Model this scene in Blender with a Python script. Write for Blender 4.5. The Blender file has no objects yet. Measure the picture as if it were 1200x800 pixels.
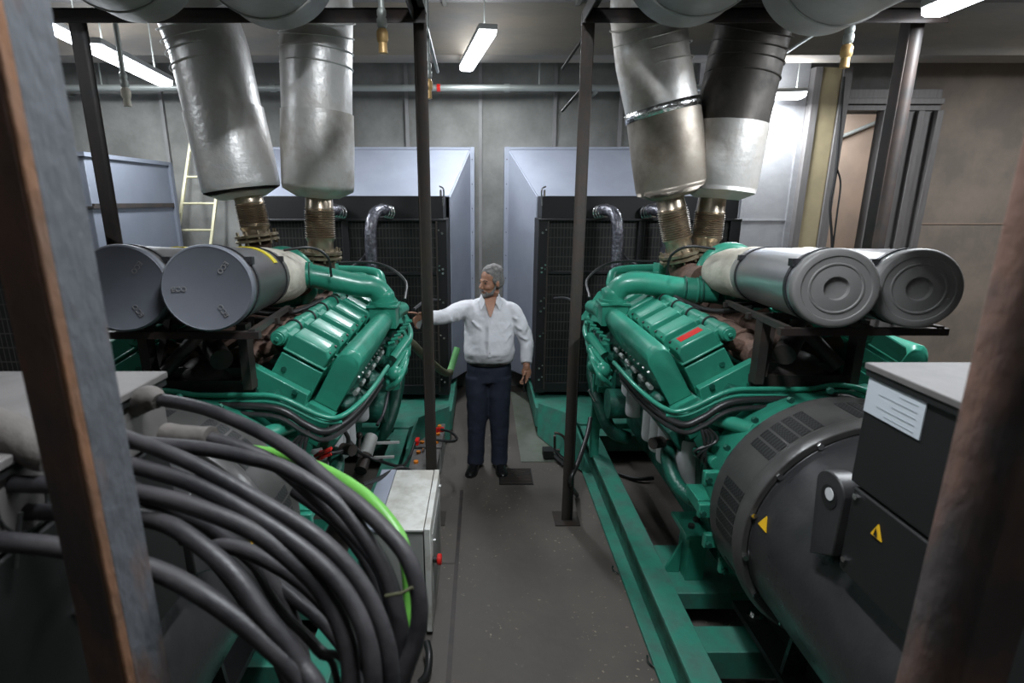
import bpy, bmesh, math, random
from math import sin, cos, pi, radians, sqrt, atan2
from mathutils import Vector, Matrix, noise
random.seed(7)
C = bpy.context.scene.collection
SC = bpy.context.scene

# ---------------------------------------------------------------- camera, world, exposure
FPX, CXP, PITCH, CAMZ = 636.0, 565.0, radians(14.5), 2.24
cam_d = bpy.data.cameras.new('camera'); cam = bpy.data.objects.new('camera', cam_d); C.objects.link(cam)
cam.location = (0, 0, CAMZ); cam.rotation_euler = (pi/2 - PITCH, 0, 0)
cam_d.sensor_width = 36; cam_d.lens = FPX/1200*36; cam_d.shift_x = (600-CXP)/1200; cam_d.clip_start = .02
cam_d.dof.use_dof = True; cam_d.dof.focus_distance = 3.6; cam_d.dof.aperture_fstop = 3.2
SC.camera = cam
w = bpy.data.worlds.new('world'); SC.world = w; w.use_nodes = True
w.node_tree.nodes['Background'].inputs[0].default_value = (.75, .85, 1, 1)
w.node_tree.nodes['Background'].inputs[1].default_value = .035
SC.view_settings.view_transform = 'Standard'; SC.view_settings.look = 'None'
SC.view_settings.gamma = 1; SC.view_settings.exposure = 0.12
LAMP = .58          # overall lamp power multiplier

def ray(u, v):
    r = (u-CXP)/FPX; up = (400-v)/FPX
    return Vector((r, cos(PITCH)+up*sin(PITCH), -sin(PITCH)+up*cos(PITCH)))
def at(u, v, Y=None, X=None, Z=None, D=None):
    d = ray(u, v)
    t = D if D is not None else Y/d[1] if Y is not None else X/d[0] if X is not None else (Z-CAMZ)/d[2]
    return Vector((0, 0, CAMZ)) + d*t

# ---------------------------------------------------------------- materials
def mat(name, col, rough=.5, metal=0, spot=None, scale=8, amount=.5, bump=0, bscale=40, rvar=0, emit=None, es=1, coat=0, detail=5, stretch=None, lo=.38, hi=.66):
    m = bpy.data.materials.new(name); m.use_nodes = True
    nt = m.node_tree; N = nt.nodes; L = nt.links; b = N['Principled BSDF']
    b.inputs['Base Color'].default_value = (*col, 1); b.inputs['Roughness'].default_value = rough
    b.inputs['Metallic'].default_value = metal
    if coat: b.inputs['Coat Weight'].default_value = coat; b.inputs['Coat Roughness'].default_value = .15
    if emit: b.inputs['Emission Color'].default_value = (*emit, 1); b.inputs['Emission Strength'].default_value = es
    tc = N.new('ShaderNodeTexCoord'); src = tc.outputs['Object']
    if stretch:
        mp = N.new('ShaderNodeMapping'); mp.inputs['Scale'].default_value = stretch; L.new(src, mp.inputs[0]); src = mp.outputs[0]
    if spot or rvar:
        n = N.new('ShaderNodeTexNoise'); n.inputs['Scale'].default_value = scale; n.inputs['Detail'].default_value = detail
        n.inputs['Roughness'].default_value = .62; L.new(src, n.inputs['Vector'])
        r = N.new('ShaderNodeMapRange'); r.inputs[1].default_value = lo; r.inputs[2].default_value = hi; L.new(n.outputs[0], r.inputs[0])
        if spot:
            mx = N.new('ShaderNodeMix'); mx.data_type = 'RGBA'; mx.inputs[6].default_value = (*col, 1); mx.inputs[7].default_value = (*spot, 1)
            ml = N.new('ShaderNodeMath'); ml.operation = 'MULTIPLY'; ml.inputs[1].default_value = amount
            L.new(r.outputs[0], ml.inputs[0]); L.new(ml.outputs[0], mx.inputs[0]); L.new(mx.outputs[2], b.inputs['Base Color'])
        if rvar:
            rr = N.new('ShaderNodeMapRange'); rr.inputs[3].default_value = rough; rr.inputs[4].default_value = min(1, rough+rvar)
            L.new(r.outputs[0], rr.inputs[0]); L.new(rr.outputs[0], b.inputs['Roughness'])
    if bump:
        n2 = N.new('ShaderNodeTexNoise'); n2.inputs['Scale'].default_value = bscale; n2.inputs['Detail'].default_value = 4; L.new(src, n2.inputs['Vector'])
        bp = N.new('ShaderNodeBump'); bp.inputs['Strength'].default_value = bump; bp.inputs['Distance'].default_value = .02
        L.new(n2.outputs[0], bp.inputs['Height']); L.new(bp.outputs[0], b.inputs['Normal'])
    return m
M = {}
M['green'] = mat('green engine paint', (.032, .275, .185), .30, 0, (.016, .15, .10), 5, .5, .05, 30, .2, coat=.2)
M['green2'] = mat('dusty green skid paint', (.036, .235, .165), .42, 0, (.07, .13, .11), 9, .7, .08, 40, .2)
M['dgreen'] = mat('oily green casting', (.012, .115, .078), .36, 0, (.006, .035, .026), 8, .7, .3, 35, .2)
M['black'] = mat('black alternator paint', (.022, .022, .024), .27, 0, (.042, .040, .040), 5, .7, .05, 60, .2)
M['blackband'] = mat('lightened black vent band', (.060, .058, .056), .30, .1, (.09, .085, .08), 5, .6, .05, 60, .2)  # lighter than the alternator black, in place of highlights on the band
M['boxblack'] = mat('matt black box paint', (.006, .006, .006), .6, 0, (.010, .010, .010), 6, .5)
M['litgrey'] = mat('lit grey box face', (.145, .135, .13), .62, 0, (.09, .082, .078), 7, .7)  # lamp light on the black terminal boxes, put into the colour
M['darkmetal'] = mat('dark bare steel', (.030, .027, .026), .5, .2, (.07, .045, .035), 9, .6)
M['rust'] = mat('rusty angle iron', (.105, .112, .125), .6, .15, (.19, .095, .055), 5, .9, .25, 50, stretch=(1, 1, .45), lo=.53, hi=.66)
M['rust2'] = mat('brown rusted angle iron', (.20, .115, .088), .65, .1, (.085, .075, .075), 4, .95, .2, 50, stretch=(1, 1, .5), lo=.48, hi=.6)
M['postmetal'] = mat('aged grey steel post', (.052, .047, .043), .55, .3, (.08, .052, .038), 7, .6, .1, 50)
M['duct'] = mat('dull aluminium cladding', (.66, .645, .62), .42, .5, (.40, .35, .29), 3.2, .7, .16, 22, .2, lo=.45, hi=.62)
M['duct2'] = mat('bright aluminium cladding', (.76, .75, .74), .38, .5, (.58, .54, .49), 4, .6, .18, 26, .2, lo=.45, hi=.65)
M['ductbrown'] = mat('smoke stained cladding', (.36, .32, .27), .42, .6, (.15, .115, .085), 3.5, .75, .12, 14, .2)
M['drum'] = mat('grey lagged silencer', (.36, .355, .345), .55, .25, (.22, .215, .205), 3, .6, .1, 20)
M['rustcorner'] = mat('orange rust edge', (.22, .10, .045), .7, 0, (.10, .07, .055), 7, .9, .25, 50, stretch=(1, 1, .45))
M['foil'] = mat('bright foil tape', (.8, .8, .8), .2, 1, None, bump=.5, bscale=30)
M['ductblack'] = mat('sooty cladding', (.10, .09, .08), .42, .6, (.03, .028, .026), 3.5, .8, .12, 14, .2)
M['bellow'] = mat('stained stainless bellows', (.50, .44, .36), .30, .85, (.30, .21, .13), 14, .6)
M['flange'] = mat('yellowed zinc flange', (.36, .31, .22), .42, .8, (.14, .09, .05), 20, .7)
M['exhaust'] = mat('brown scaled exhaust iron', (.19, .115, .085), .8, .1, (.10, .065, .055), 12, .7, .3, 60)
M['bluesheet'] = mat('pale blue grey sheet', (.31, .335, .40), .5, .05, (.25, .27, .33), 2.5, .6, .04, 6)
M['bluedark'] = mat('blue grey sheet', (.15, .165, .20), .55, .05, (.12, .135, .165), 3, .6)
M['alum'] = mat('brushed aluminium canister', (.60, .61, .63), .28, .8, (.52, .53, .55), 3, .6)
M['capgrey'] = mat('grey plastic end cap', (.205, .20, .195), .48, 0, (.17, .165, .16), 6, .5)
M['filtdark'] = mat('dark grey canister paint', (.075, .072, .072), .38, .15, (.10, .095, .095), 6, .5)
M['capblue'] = mat('slate end cap', (.135, .145, .17), .5, .1, (.115, .125, .145), 8, .5)
M['strap'] = mat('dark strap', (.03, .03, .033), .45, .3)
M['yellow'] = mat('yellow tape', (.75, .62, .02), .45)
M['yellowsign'] = mat('warning yellow', (.85, .50, .02), .45)
M['cream'] = mat('dusty cream rubber', (.62, .58, .49), .65, 0, (.36, .32, .26), 9, .6, .25, 30)
M['white'] = mat('white painted filter', (.62, .63, .64), .4, 0, (.5, .5, .5), 6, .4)
M['cabwhite'] = mat('off white cabinet paint', (.62, .62, .58), .45, 0, (.38, .35, .30), 6, .7, lo=.45, hi=.62)
M['cabgrey'] = mat('light grey cabinet paint', (.33, .335, .32), .5, 0, (.28, .28, .26), 5, .5)
M['label'] = mat('pale label', (.52, .56, .60), .5)
M['labelmark'] = mat('grey label print', (.25, .28, .30), .6)
M['red'] = mat('red plastic', (.62, .02, .015), .35)
M['orange'] = mat('orange cap', (.75, .22, .02), .4)
M['chrome'] = mat('bright steel', (.7, .7, .7), .22, 1)
M['rubber'] = mat('black cable sheath', (.020, .019, .022), .45, 0, (.055, .05, .052), 7, .65, .08, 60, .25)
M['boot'] = mat('dusty rubber boot', (.13, .115, .105), .75, 0, (.06, .055, .05), 10, .6, .2, 40)
M['hose'] = mat('thin black hose', (.02, .02, .02), .4)
M['silverhose'] = mat('clear wrapped hose', (.07, .07, .085), .18, .5, (.22, .22, .26), 25, .6, .6, 40, coat=.6)
M['olive'] = mat('olive hose', (.10, .10, .055), .55)
M['earth'] = mat('bright green earth cable', (.13, .40, .06), .42, 0, (.09, .26, .045), 12, .6)
M['lgreen'] = mat('light green hose', (.20, .52, .20), .4)
M['brass'] = mat('tan brass sprinkler', (.62, .40, .17), .4, .3)
M['pale'] = mat('pale galvanised pipe', (.36, .38, .36), .45, .4)
M['ladder'] = mat('pale yellow painted ladder', (.62, .58, .38), .5)
M['galv'] = mat('galvanised wall sheet', (.42, .42, .43), .42, .55, (.27, .27, .28), 2.2, .8, .25, 5, .25, lo=.4, hi=.62)
M['ochre'] = mat('ochre painted column', (.34, .28, .165), .7, 0, (.24, .20, .12), 5, .6)
M['doorgrey'] = mat('grey shutter guide', (.19, .18, .175), .5, .3, (.13, .115, .11), 6, .6, stretch=(6, 6, .6))
M['tan'] = mat('tan plaster', (.40, .29, .22), .85, 0, (.30, .23, .18), 1.6, .8, .1, 20)
M['tanwall'] = mat('grey brown plaster', (.29, .235, .19), .85, 0, (.19, .16, .135), 1.2, .9, .1, 20, lo=.4, hi=.6)
M['concrete'] = mat('dark shuttered concrete', (.22, .22, .205), .85, 0, (.13, .13, .12), 1.7, .9, .15, 25, lo=.38, hi=.62)
M['ceil'] = mat('grey concrete ceiling', (.25, .245, .24), .85, 0, (.16, .155, .155), 1.3, .8, .1, 20)
M['beamside'] = mat('formwork stained beam side', (.30, .26, .215), .85, 0, (.20, .195, .19), 1.6, .95, .1, 20, stretch=(.6, 1, 3))
M['emit'] = mat('tube diffuser', (.9, .92, 1), .4, emit=(.88, .93, 1), es=14)
M['fixture'] = mat('fixture tray', (.5, .5, .5), .4, .2)
M['skin'] = mat('skin', (.40, .20, .125), .5, 0, (.33, .15, .095), 25, .5)
M['hair'] = mat('grey hair', (.14, .13, .125), .7, 0, (.32, .31, .30), 40, .7, .5, 120)
M['darkbrow'] = mat('dark brows', (.04, .035, .03), .8)
M['shirt'] = mat('white cotton shirt', (.66, .66, .69), .85, 0, (.60, .60, .64), 6, .5, .5, 9)
M['navy'] = mat('navy denim', (.018, .024, .045), .85, 0, (.030, .036, .06), 8, .7, .3, 14)
M['shoe'] = mat('polished black leather', (.012, .012, .012), .22)
M['meshgrid'] = mat('radiator black', (.016, .016, .017), .5, .2)
def floor_mat():
    m = mat('oily painted floor', (.082, .071, .062), .55, 0, (.125, .108, .094), 2.2, .9, .12, 18, .25, lo=.4, hi=.62)
    nt = m.node_tree; N = nt.nodes; L = nt.links; b = N['Principled BSDF']
    old = b.inputs['Base Color'].links[0].from_socket
    tc = N.new('ShaderNodeTexCoord')
    n = N.new('ShaderNodeTexNoise'); n.inputs['Scale'].default_value = 42; n.inputs['Detail'].default_value = 3; L.new(tc.outputs['Object'], n.inputs[0])
    n3 = N.new('ShaderNodeTexNoise'); n3.inputs['Scale'].default_value = 3.5; L.new(tc.outputs['Object'], n3.inputs[0])
    a = N.new('ShaderNodeMapRange'); a.inputs[1].default_value = .665; a.inputs[2].default_value = .70; L.new(n.outputs[0], a.inputs[0])
    c = N.new('ShaderNodeMapRange'); c.inputs[1].default_value = .45; c.inputs[2].default_value = .6; L.new(n3.outputs[0], c.inputs[0])
    ml = N.new('ShaderNodeMath'); ml.operation = 'MULTIPLY'; L.new(a.outputs[0], ml.inputs[0]); L.new(c.outputs[0], ml.inputs[1])
    mx = N.new('ShaderNodeMix'); mx.data_type = 'RGBA'; L.new(old, mx.inputs[6]); mx.inputs[7].default_value = (.30, .26, .19, 1)
    L.new(ml.outputs[0], mx.inputs[0]); L.new(mx.outputs[2], b.inputs['Base Color'])
    return m
M['floor'] = floor_mat()
M['plate'] = mat('worn grey green floor plate', (.19, .205, .175), .5, .1, (.10, .115, .075), 3, .9, .05, 30)
def guard_mat():
    # woven guard in front of fins: fine grid in the object's own coordinates
    m = mat('radiator guard mesh', (.012, .012, .012), .5, .1); nt = m.node_tree; N = nt.nodes; L = nt.links; b = N['Principled BSDF']
    tc = N.new('ShaderNodeTexCoord'); sx = N.new('ShaderNodeSeparateXYZ'); L.new(tc.outputs['Object'], sx.inputs[0])
    outs = []
    for k, (ax, fr, th) in enumerate((('X', 32, .80), ('Z', 11, .90))):
        mu = N.new('ShaderNodeMath'); mu.operation = 'MULTIPLY'; mu.inputs[1].default_value = fr; L.new(sx.outputs[ax], mu.inputs[0])
        fr_ = N.new('ShaderNodeMath'); fr_.operation = 'FRACT'; L.new(mu.outputs[0], fr_.inputs[0])
        g = N.new('ShaderNodeMath'); g.operation = 'GREATER_THAN'; g.inputs[1].default_value = th; L.new(fr_.outputs[0], g.inputs[0]); outs.append(g)
    mxm = N.new('ShaderNodeMath'); mxm.operation = 'MAXIMUM'; L.new(outs[0].outputs[0], mxm.inputs[0]); L.new(outs[1].outputs[0], mxm.inputs[1])
    mx = N.new('ShaderNodeMix'); mx.data_type = 'RGBA'; mx.inputs[6].default_value = (.008, .008, .008, 1); mx.inputs[7].default_value = (.05, .047, .043, 1)
    L.new(mxm.outputs[0], mx.inputs[0]); L.new(mx.outputs[2], b.inputs['Base Color'])
    return m
M['guard'] = guard_mat()
def vent_mat(): 
    m = mat('vent slot mesh', (.01, .01, .01), .6); nt = m.node_tree; N = nt.nodes; L = nt.links; b = N['Principled BSDF']
    tc = N.new('ShaderNodeTexCoord'); ck = N.new('ShaderNodeTexChecker'); ck.inputs['Scale'].default_value = 110
    ck.inputs[1].default_value = (.004, .004, .004, 1); ck.inputs[2].default_value = (.03, .03, .03, 1)
    L.new(tc.outputs['Object'], ck.inputs[0]); L.new(ck.outputs[0], b.inputs['Base Color']); return m
M['vent'] = vent_mat()

# ---------------------------------------------------------------- mesh builder
def smooth_path(pts, n=6):
    P = [Vector(p) for p in pts]
    if len(P) < 3: return P
    out = []
    Q = [P[0]*2-P[1]] + P + [P[-1]*2-P[-2]]
    for i in range(1, len(Q)-2):
        a, b, c, d = Q[i-1:i+3]
        for k in range(n):
            t = k/n
            out.append(.5*((2*b)+(c-a)*t+(2*a-5*b+4*c-d)*t*t+(3*b-a-3*c+d)*t**3))
    out.append(P[-1]); return out
class MB:
    def __init__(s, sx=1, ox=0, oy=0):
        s.bm = bmesh.new(); s.sx = sx; s.ox = ox; s.oy = oy
    def box(s, lo, hi, R=None, piv=None):
        v = []
        for x in (lo[0], hi[0]):
            for y in (lo[1], hi[1]):
                for z in (lo[2], hi[2]):
                    p = Vector((x, y, z))
                    if R: p = R @ (p-Vector(piv)) + Vector(piv)
                    v.append(s.bm.verts.new(p))
        for f in ((0,1,3,2),(4,6,7,5),(0,4,5,1),(2,3,7,6),(0,2,6,4),(1,5,7,3)): s.bm.faces.new([v[i] for i in f])
        return s
    def cbox(s, c, d, R=None):
        c = Vector(c); h = Vector(d)/2
        return s.box(c-h, c+h, R, c)
    def loft(s, rings, cap=True, closed=True):
        R = [[s.bm.verts.new(Vector(p)) for p in r] for r in rings]
        n = len(R[0])
        for a, b in zip(R, R[1:]):
            for i in range(n if closed else n-1):
                j = (i+1) % n; s.bm.faces.new((a[i], a[j], b[j], b[i]))
        if cap and n > 2:
            s.bm.faces.new(R[0][::-1]); s.bm.faces.new(R[-1])
        return s
    def prism(s, poly, d):
        d = Vector(d); P = [Vector(p) for p in poly]
        return s.loft([P, [p+d for p in P]])
    def prof(s, poly, y0, y1):       # (x,z) outline extruded along y
        return s.loft([[(x, y0, z) for x, z in poly], [(x, y1, z) for x, z in poly]])
    def tube(s, pts, r, n=12, smooth=0, cap=True):
        P = smooth_path(pts, smooth) if smooth else [Vector(p) for p in pts]
        m = len(P); T = []
        if isinstance(r, (list, tuple)) and len(r) != m:
            rl = r; r = lambda t: (lambda f, k: rl[k]*(1-(f-k))+rl[min(k+1, len(rl)-1)]*(f-k))(t*(len(rl)-1), min(int(t*(len(rl)-1)), len(rl)-1))
        for i in range(m):
            t = P[min(i+1, m-1)] - P[max(i-1, 0)]
            T.append(t.normalized() if t.length > 1e-9 else Vector((0, 0, 1)))
        u = T[0].orthogonal().normalized(); rings = []
        for i in range(m):
            if i: 
                q = T[i-1].rotation_difference(T[i]); u = q @ u
            v = T[i].cross(u)
            rr = r(i/(m-1)) if callable(r) else (r[i] if isinstance(r, (list, tuple)) else r)
            rings.append([P[i]+(u*cos(2*pi*k/n)+v*sin(2*pi*k/n))*rr for k in range(n)])
        return s.loft(rings, cap)
    def cyl(s, p, q, r, r2=None, n=24, cap=True):
        return s.tube([p, q], [r, r if r2 is None else r2], n, cap=cap)
    def lathe(s, p, axis, prof, n=36, cap=True, a0=0, a1=2*pi):   # prof: (dist along axis, radius)
        p = Vector(p); ax = Vector(axis).normalized(); u = ax.orthogonal().normalized()
        if abs(ax.z) < .9: u = ax.cross(Vector((0, 0, 1))).normalized()
        v = ax.cross(u)
        full = abs(a1-a0-2*pi) < 1e-6; m = n if full else n+1
        rings = [[p+ax*d+(u*cos(a0+(a1-a0)*k/n)+v*sin(a0+(a1-a0)*k/n))*r for k in range(m)] for d, r in prof]
        return s.loft(rings, cap and full, full)
    def ball(s, c, r, sc=(1, 1, 1), R=None, n=16):
        mtx = Matrix.Translation(Vector(c)) @ (R.to_4x4() if R else Matrix()) @ Matrix.Diagonal((*[r*k for k in sc], 1))
        bmesh.ops.create_uvsphere(s.bm, u_segments=n, v_segments=max(6, n*2//3), radius=1, matrix=mtx); return s
    def torus(s, c, axis, R, r, n=36, m=8, a0=0, a1=2*pi):
        c = Vector(c); ax = Vector(axis).normalized(); u = ax.orthogonal().normalized()
        if abs(ax.z) < .9: u = ax.cross(Vector((0, 0, 1))).normalized()
        v = ax.cross(u); full = abs(a1-a0-2*pi) < 1e-6
        rings = []
        for k in range(n+1 if not full else n):
            a = a0+(a1-a0)*k/n; d = u*cos(a)+v*sin(a)
            rings.append([c+d*(R+r*cos(2*pi*j/m))+ax*(r*sin(2*pi*j/m)) for j in range(m)])
        if full: rings.append(rings[0])
        return s.loft(rings, not full)
    NOSPLIT = {'label_print', 'slats', 'warning_mark', 'hair', 'beard', 'body', 'shirt', 'trousers', 'engine_foot', 'turbine_housing', 'filter_shelf', 'valley_bracket', 'fuel_pump', 'injector_rail', 'exhaust_manifold', 'skid_frame', 'water_rail', 'collar', 'neck'}
    def clusters(s):
        bm = s.bm; bm.verts.ensure_lookup_table(); seen = set(); isl = []
        for v in bm.verts:
            if v.index in seen: continue
            st = [v]; seen.add(v.index); c = []
            while st:
                x = st.pop(); c.append(x)
                for e in x.link_edges:
                    o = e.other_vert(x)
                    if o.index not in seen: seen.add(o.index); st.append(o)
            isl.append(c)
        bb = []
        for c in isl:
            lo = [min(v.co[i] for v in c)-.002 for i in range(3)]; hi = [max(v.co[i] for v in c)+.002 for i in range(3)]
            bb.append([lo, hi, list(c)])
        ch = True
        while ch:
            ch = False; i = 0
            while i < len(bb):
                j = i+1
                while j < len(bb):
                    a, b = bb[i], bb[j]
                    if all(a[0][k] <= b[1][k] and b[0][k] <= a[1][k] for k in range(3)):
                        a[0] = [min(a[0][k], b[0][k]) for k in range(3)]; a[1] = [max(a[1][k], b[1][k]) for k in range(3)]; a[2] += b[2]; bb.pop(j); ch = True
                    else: j += 1
                i += 1
        return [b[2] for b in bb]
    def build(s, name, m, parent=None, **kw):
        if parent is not None and name not in MB.NOSPLIT:
            s.bm.verts.index_update(); cl = s.clusters()
            if 1 < len(cl) <= 40:
                out = None
                for c in cl:
                    ids = {v.index for v in c}; nb = MB(s.sx, s.ox, s.oy); nb.bm.free(); nb.bm = s.bm.copy()
                    nb.bm.verts.ensure_lookup_table()
                    bmesh.ops.delete(nb.bm, geom=[v for v in nb.bm.verts if v.index not in ids], context='VERTS')
                    o = nb.build1(name, m, parent, **kw); out = out or o
                s.bm.free(); return out
        return s.build1(name, m, parent, **kw)
    def build1(s, name, m, parent=None, bevel=0, sharp=38, sub=0, remesh=0, solid=0):
        bm = s.bm
        for v in bm.verts: v.co = Vector((v.co.x*s.sx+s.ox, v.co.y+s.oy, v.co.z))
        bmesh.ops.remove_doubles(bm, verts=bm.verts, dist=1e-6)
        bmesh.ops.recalc_face_normals(bm, faces=bm.faces)
        for f in bm.faces: f.smooth = True
        for e in bm.edges:
            if len(e.link_faces) == 2 and e.calc_face_angle(0) > radians(sharp): e.smooth = False
        if parent is not None:
            org = world_loc(parent)
        else:
            xs = [v.co.x for v in bm.verts]; ys = [v.co.y for v in bm.verts]; zs = [v.co.z for v in bm.verts]
            org = Vector(((min(xs)+max(xs))/2, (min(ys)+max(ys))/2, min(zs)))
        bmesh.ops.translate(bm, verts=bm.verts, vec=-org)
        me = bpy.data.meshes.new(name); bm.to_mesh(me); bm.free()
        me.materials.append(M[m] if isinstance(m, str) else m)
        o = bpy.data.objects.new(name, me); C.objects.link(o)
        if parent is not None: o.parent = parent
        else: o.location = org
        if solid:
            k = o.modifiers.new('s', 'SOLIDIFY'); k.thickness = solid
        if remesh:
            k = o.modifiers.new('r', 'REMESH'); k.mode = 'VOXEL'; k.voxel_size = remesh; k.use_smooth_shade = True
            k2 = o.modifiers.new('sm', 'SMOOTH'); k2.iterations = 4; k2.factor = .5
        if bevel:
            k = o.modifiers.new('b', 'BEVEL'); k.width = bevel; k.segments = 2; k.limit_method = 'ANGLE'; k.angle_limit = radians(40); k.harden_normals = False
        if sub:
            k = o.modifiers.new('u', 'SUBSURF'); k.levels = sub; k.render_levels = sub
        return o
def world_loc(o):
    p = Vector((0, 0, 0))
    while o is not None: p += o.location; o = o.parent
    return p
def tag(o, label=None, cat=None, group=None, kind=None):
    if label: o['label'] = label
    if cat: o['category'] = cat
    if group: o['group'] = group
    if kind: o['kind'] = kind
    return o
def root(name, loc, label, cat, group=None):
    o = bpy.data.objects.new(name, None); C.objects.link(o); o.location = loc; o.empty_display_size = .1
    return tag(o, label, cat, group)
def struct(o): o['kind'] = 'structure'; return o
def area(name, loc, size, energy, rot, parent=None, col=(.90, .95, 1)):
    d = bpy.data.lights.new(name, 'AREA'); d.shape = 'RECTANGLE'; d.size, d.size_y = size; d.energy = energy*LAMP; d.color = col
    o = bpy.data.objects.new(name, d); C.objects.link(o); o.rotation_euler = rot
    if parent is not None: o.parent = parent; o.location = Vector(loc)-world_loc(parent)
    else: o.location = loc
    return o

# ---------------------------------------------------------------- structure
YB = 6.45          # back wall
XL, XR, YF, ZC = -6.2, 7.2, -3.2, 4.05
struct(MB().box((XL-.2, YF-.2, -.15), (XR+.2, 9.2, 0)).build('floor', 'floor'))
struct(MB().box((XL-.2, YF-.2, ZC), (XR+.2, 9.2, ZC+.15)).build('ceiling', 'ceil'))
# back wall with a doorway at right (a frontal wall)
DX0, DX1, DZ = 3.93, 4.75, 3.20
struct(MB().box((XL, YB, 0), (3.3, YB+.2, ZC)).build('wall_back', 'concrete'))
struct(MB().box((3.3, YB, 0), (DX0, YB+.2, ZC)).build('wall_back_pier', 'concrete'))
struct(MB().box((DX0, YB, DZ), (DX1, YB+.2, ZC)).build('wall_back_lintel', 'concrete'))
struct(MB().box((DX1, YB, 0), (XR, YB+.2, ZC)).build('wall_back_right', 'tanwall'))
struct(MB().box((XL-.2, YF, 0), (XL, 9.2, ZC)).build('wall_left', 'concrete'))
struct(MB().box((XR, YF, 0), (XR+.2, 9.2, ZC)).build('wall_right', 'tanwall'))
struct(MB().box((XL-.2, YF-.2, 0), (XR+.2, YF, ZC)).build('wall_front', 'concrete'))
struct(MB().box((XL-.2, 9.0, 0), (XR+.2, 9.2, ZC)).build('wall_passage', 'tan'))
# ceiling beam
struct(MB().box((XL, 5.75, 3.60), (XR, 6.05, ZC)).build('trim_1', 'beamside'))
struct(MB().box((XL, 2.2, 3.86), (XR, 2.45, ZC)).build('trim_2', 'ceil'))
for k, u in enumerate((410, 477, 563, 650, 727, 108, 192)):
    p = at(u, 140, Y=YB-.02)
    struct(MB().box((p.x-.018, YB-.035, 0), (p.x+.018, YB, 3.9)).build('trim_%d' % (k+3), 'ceil'))
# sheet joints on the ceiling
m_ = MB()
for x in (-1.6, -.35, .9, 2.1): m_.box((x-.02, 2.5, ZC-.03), (x+.02, 5.75, ZC))
for y in (3.4, 4.6): m_.box((XL, y-.02, ZC-.03), (XR, y+.02, ZC))
struct(m_.build('trim_12', 'concrete'))
# door frame of roller shutter: guides right of the doorway
def bpt(u, v, Y=YB): return at(u, v, Y=Y)
m_ = MB()
xs = [4.62, 4.70, 4.74, 4.86, 4.90, 5.02, 5.06, 5.16]
for a, b, d in ((4.38, 4.45, .10), (4.45, 4.57, .05), (4.57, 4.64, .11), (4.64, 4.76, .05), (4.76, 4.83, .10), (4.83, 4.95, .05), (4.95, 5.02, .12)):
    m_.box((a, YB-d, 0), (b, YB+.02, 3.195))
m_.box((DX0, YB-.06, 3.20), (5.02, YB, 3.26)).box((DX0, YB-.10, 3.26), (5.02, YB, 3.32)).box((DX0, YB-.05, 3.32), (5.02, YB, 3.42))
struct(m_.build('door_1', 'doorgrey', bevel=.004))
# column left of the doorway
struct(MB().box((3.62, YB-.14, 0), (3.84, YB, 3.62)).build('trim_13', 'ochre', bevel=.01))
struct(MB().box((3.54, YB-.16, 0), (3.62, YB, 3.62)).build('trim_14', 'doorgrey', bevel=.004))
struct(MB().box((3.84, YB-.16, 0), (DX0+.01, YB, 3.62)).build('trim_15', 'doorgrey', bevel=.004))
# galvanised sheet wall lining
m_ = MB().box((2.35, YB-.05, 0), (2.97, YB, 3.95)).box((2.98, YB-.06, 0), (3.54, YB, 3.95))
struct(m_.build('wall_lining', 'galv', bevel=.004))
m_ = MB().box((2.95, YB-.075, 0), (2.98, YB-.05, 3.95)).box((2.35, YB-.07, 2.02), (3.54, YB-.055, 2.035)).box((3.48, YB-.09, 0), (3.54, YB-.055, 2.9))
struct(m_.build('trim_16', 'galv'))
# horizontal seam on right wall, rail in the passage beyond
struct(MB().box((5.02, YB-.012, 1.98), (XR, YB, 1.99)).build('trim_17', 'tan'))
o = MB().tube([(5.2, 8.955, 3.05), (6.9, 8.955, 3.75)], .03, 10).build('conduit', 'pale')
tag(o, 'sloping pale conduit on the tan wall beyond the doorway', 'pipe')

# floor details
p1, p2, p3, p4 = at(600, 460, Z=0), at(610, 541, Z=0), at(662, 541, Z=0), at(640, 460, Z=0)
o = MB().prism([(.345, 4.39, .001), (.80, 4.39, .001), (.80, 6.2, .001), (.345, 6.2, .001)], (0, 0, .006)).build('floor_plate', 'plate')
tag(o, 'worn grey green steel plate lying on the floor by the right skid', 'floor plate')
g = root('drain_grate', (.28, 4.13, 0), 'slotted dark drain grate in the floor behind the man\'s left shoe', 'drain')
MB().box((.14, 3.99, .001), (.42, 4.27, .005)).build('frame', 'boxblack', g)
m_ = MB()
for k in range(9): m_.box((.15, 4.0+k*.03, .005), (.41, 4.012+k*.03, .012))
m_.build('slats', 'postmetal', g)
struct(MB().box((-.175, -1, .0005), (-.150, 3.9, .006)).build('trim_18', 'darkmetal'))
struct(MB().box((-.42, 3.0, .0005), (-.175, 3.9, .004)).build('trim_19', 'floor'))

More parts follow.
